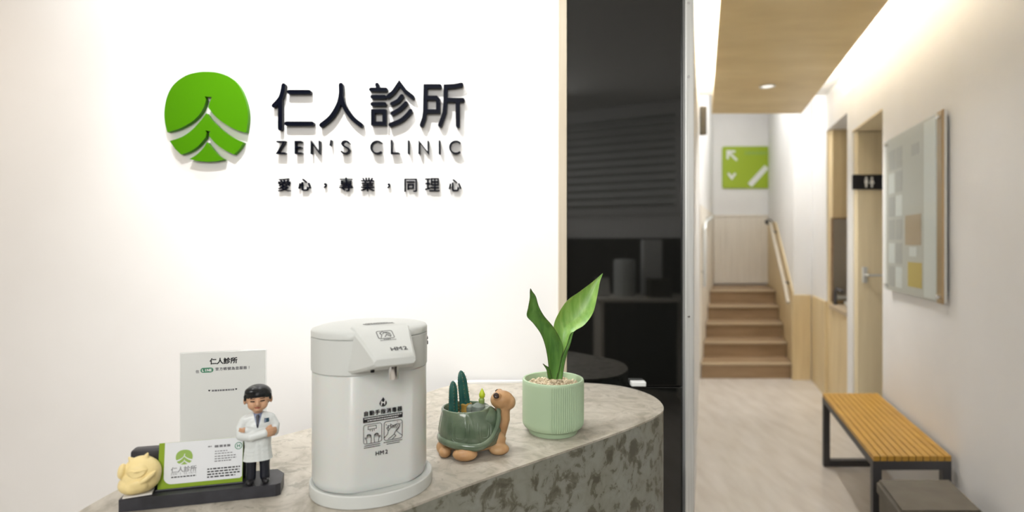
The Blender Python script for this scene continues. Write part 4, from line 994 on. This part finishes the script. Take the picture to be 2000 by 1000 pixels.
# restroom plate on the beige door
q0, q1 = P(1666, 341, 4.19), P(1718, 370, 4.19)
ws = empty('restroom_sign', (q0.x, 4.2045, q1.z)); tag(ws, 'black restroom plate with two white figures on the beige door', 'sign')
SWd, SHh = .235, q0.z - q1.z
box('plate', 0, SWd, -.012, 0, 0, SHh, 'blackplastic', ws, bevel=.002)
rpn = Plane((0, -.012, 0), (1, 0, 0), (0, 0, 1))
for k, cx in enumerate((.100, .142)):
    bm = bmesh.new(); cz_ = SHh * .5
    addprism(bm, [rpn.at(cx + .0085 * math.cos(2 * PI * i / 14), cz_ + .030 + .0085 * math.sin(2 * PI * i / 14), .0002) for i in range(14)], rpn.N * .001)
    bw = (.012, .012) if k == 0 else (.008, .019)
    addprism(bm, [rpn.at(*p, .0002) for p in ((cx - bw[0], cz_ + .019), (cx + bw[0], cz_ + .019), (cx + bw[1], cz_ - .012), (cx - bw[1], cz_ - .012))], rpn.N * .001)
    addprism(bm, [rpn.at(*p, .0002) for p in ((cx - .007, cz_ - .012), (cx + .007, cz_ - .012), (cx + .006, cz_ - .040), (cx - .006, cz_ - .040))], rpn.N * .001)
    from_bm('figure', bm, 'whiteprint', ws)

# green direction sign on the far wall
M['signgreen'] = mat('lime_green_sign', (.36, .49, .035), 0.45)
q0, q1 = P(1411, 286, 7.98), P(1502, 368, 7.98)
gs = empty('direction_sign', ((q0.x + q1.x) / 2, 7.998, q1.z)); tag(gs, 'square lime green direction sign with white arrow on the white end wall', 'sign')
gw, gh = q1.x - q0.x, q0.z - q1.z
bm = bmesh.new(); gpn = Plane((0, 0, 0), (1, 0, 0), (0, 0, 1))
addprism(bm, [gpn.at(*p, .001) for p in rrect(-gw / 2, gw / 2, 0, gh, .03)], gpn.N * .02); pl0 = from_bm('plate', bm, 'signgreen', gs)
sp_ = lambda px, py: ((px - 1411) / 91 * gw - gw / 2, gh - (py - 286) / 82 * gh)
strokes('arrow', gpn, [[sp_(1438, 312), sp_(1421, 296)], [sp_(1421, 309), sp_(1421, 296), sp_(1434, 296)]], .032, .003, 'whiteprint', gs, h0=.022)
strokes('down_mark', gpn, [[sp_(1423, 340), sp_(1429, 348), sp_(1435, 340)]], .034, .003, 'whiteprint', gs, h0=.022)
strokes('feather_mark', gpn, [[sp_(1464, 362), sp_(1497, 326)]], .075, .003, 'whiteprint', gs, h0=.022, cap=False)
dashes('print', gpn, [(sp_(1455, 0)[0], sp_(1496, 0)[0], sp_(0, 299)[1], .045, .05)], 'palegreen', gs, h0=.022, depth=.003)

# handrails beside the stairs
def rail_obj(name, pts, label, rad, brk, m):
    root = empty(name, (pts[0][0], pts[0][1], 0)); tag(root, label, 'handrail')
    o_ = Vector(root.location)
    tube('rail', [Vector(p) - o_ for p in pts], rad, m, root, 12)
    for a, b_ in brk: tube('bracket', [Vector(a) - o_, Vector(b_) - o_], .011, 'steel', root, 8)
M['railpale'] = mat('pale_rail_paint', (.50, .44, .35), 0.4)
pts = [(SX(5.66) - .075, 5.66, .80), (SX(5.72) - .075, 5.72, .84), (SX(5.82) - .075, 5.82, .92), (SX(7.1) - .075, 7.1, 1.64), (SX(7.2) - .075, 7.2, 1.67)]
rail_obj('handrail', pts, 'pale handrail climbing beside the stairs on the oak-panelled side', .018, [((SX(d_) - .075, d_, .92 + (d_ - 5.82) * .5625 - .02), (SX(d_) - .0145, d_, .92 + (d_ - 5.82) * .5625 - .05)) for d_ in (6.0, 7.0)], 'railpale')
hb = P(1520, 441, 7.15)
tube_o = tube('rail_end_cap', [(SX(7.2) - .075, 7.195, 1.669), (SX(7.2) - .075, 7.27, 1.675)], .034, 'steel'); tag(tube_o, 'dark round cap at the upper end of the pale handrail', 'cap')
hl = P(1369, 470, 5.9)
rail_obj('handrail', [(LX(5.86) + .05, 5.86, .95), (LX(5.86) + .05, 5.86, 1.55), (LX(5.95) + .055, 5.95, 1.62), (LX(6.9) + .06, 6.9, 1.72)], 'grey steel grab rail on the side without oak panelling', .018, [((LX(5.9) + .05, 5.88, 1.1), (LX(5.9) + .017, 5.88, 1.1)), ((LX(6.6) + .06, 6.6, 1.69), (LX(6.6) + .017, 6.6, 1.69))], 'alu')

# wash basin recess: vanity, tap, mirror
vx0 = RX(4.42) + .02
vn = empty('vanity', (vx0 + .4, 4.73, 0)); tag(vn, 'oak wash-basin cabinet with pale top inside the corridor recess', 'vanity')
vo = Vector(vn.location)
def vb(name, pts, z0, z1, m): 
    bm = bmesh.new(); addprism(bm, [Vector((x, y, z0)) - vo for x, y in pts], (0, 0, z1 - z0)); return from_bm(name, bm, m, vn)
vpts = [(RX(4.47) + .03, 4.47), (RX(4.47) + .70, 4.47), (RX(4.47) + .70, 5.04), (RX(5.04) + .03, 5.04)]
vb('cabinet', vpts, .001, .82, 'woodpanel')
vpt2 = [(RX(4.47) + .005, 4.465), (RX(4.47) + .70, 4.465), (RX(4.47) + .70, 5.045), (RX(5.045) + .005, 5.045)]
vb('countertop', vpt2, .8205, .855, 'nosing')
bsn = lathe('basin', [(.10, .8555), (.155, .862), (.165, .895), (.158, .898), (.145, .88), (.05, .868)], 'whiteplastic', vn, 32); bsn.data.transform(Matrix.Translation((RX(4.75) + .26 - vo.x, 4.76 - vo.y, 0)))
fx = P(1648, 590, 4.85)
tube('tap', [Vector((fx.x, 4.98, .8555)) - vo, Vector((fx.x, 4.98, .97)) - vo, Vector((fx.x, 4.95, 1.0)) - vo, Vector((fx.x, 4.87, .98)) - vo], .014, 'steel', vn, 10)
m0, m1 = P(1624, 425, 5.03), P(1650, 590, 5.03)
mr = empty('mirror', ((m0.x + m1.x) / 2 + .2, 5.05, m1.z)); tag(mr, 'tall dark-framed mirror on the oak wall above the wash basin', 'mirror')
M['mirror'] = mat('mirror_glass', (.55, .52, .47), 0.08, metal=1)
ml = m0.x - mr.location.x; mh = m0.z - m1.z
box('frame', ml, ml + .5, -.020, -.001, 0, mh, 'stairwood', mr, bevel=.002); box('glass', ml + .015, ml + .485, -.0225, -.0203, .015, mh - .015, 'mirror', mr)

# recessed ceiling downlight in the oak raft
dl = P(1500, 168, 3.93)
lm = empty('ceiling_downlight', (dl.x, 3.94, PZ)); tag(lm, 'small round recessed downlight in the oak ceiling raft', 'downlight')
lathe('trim_ring', [(.052, -.001), (.055, -.006), (.040, -.006), (.038, -.001)], 'whiteprint', lm, 28)
lathe('lens', [(.036, -.001), (.037, -.003), (.01, -.0035)], 'lamp', lm, 24)
# small screws and pads on the aluminium profile
for py in (6, 150, 618):
    q = P(1345, py, WD - .03)
    sc = lathe('screw', [(.0042, -.0012), (.0040, .0), (.003, .0012), (.0005, .0016)], 'chrome', None, 14)
    sc.data.transform(Matrix.Rotation(PI / 2, 4, 'X')); sc.location = (q.x, WD - .0312, q.z)
    tag(sc, {6: 'tiny screw at the top of the aluminium door profile', 150: 'tiny screw below the topmost one on the aluminium door profile', 618: 'tiny screw low on the aluminium door profile near counter height'}[py], 'screw', 'screws of the aluminium profile')

# ------------------------------------------------------------------ things behind the viewer, seen only mirrored in the black glass
sf = empty('back_desk', (1.15, -1.55, 0)); tag(sf, 'grey side desk mirrored dimly in the black glass', 'desk')
box('desktop', -.42, .42, -.22, .22, .90, .93, 'greywash', sf, bevel=.003); box('leg_panel', -.40, -.37, -.20, .20, .001, .8995, 'greywash', sf); box('leg_panel', .37, .40, -.20, .20, .001, .8995, 'greywash', sf)
o = lathe('canister', [(.09, 0), (.095, .005), (.095, .31), (.085, .325), (.01, .33)], 'whiteplastic', None, 32); o.location = (1.00, -1.58, .9305); tag(o, 'white round canister mirrored in the black glass', 'canister')
o = box('document_box', -.085, .085, -.05, .05, 0, .50, 'whiteprint', None, .004); o.location = (1.26, -1.66, .9305); tag(o, 'tall pale box mirrored in the black glass', 'box')
o = box('storage_box', -.095, .095, -.07, .07, 0, .16, 'greyfab', None, .004); o.location = (1.28, -1.48, .9305); tag(o, 'low dark box mirrored in the black glass', 'box')
o = prism('leaflet', [(-.06, 0, 0), (.06, 0, 0), (.045, .03, .17), (-.075, .03, .17)], (0, .004, 0), 'whiteprint'); o.location = (.80, -1.52, .9305); tag(o, 'slanted white leaflet mirrored in the black glass', 'leaflet')
bl = empty('window_blind', (.98, -2.1, 1.75)); tag(bl, 'dark slatted blind mirrored as faint stripes in the black glass', 'blind')
ub = Vector((1.26, .65, 0)).normalized(); nb = Vector((-ub.y, ub.x, 0))
me0 = None
for i in range(12):
    a = -ub * .62; z = i * .075
    bm = bmesh.new(); addprism(bm, [a + nb * .03, a + nb * .085 + Vector((0, 0, .02)), a + nb * .085 + Vector((0, 0, .026)), a + nb * .03 + Vector((0, 0, .006))], ub * 1.24)
    s_ = from_bm('slat', bm, 'whiteplastic', bl); s_.location = (0, 0, z)
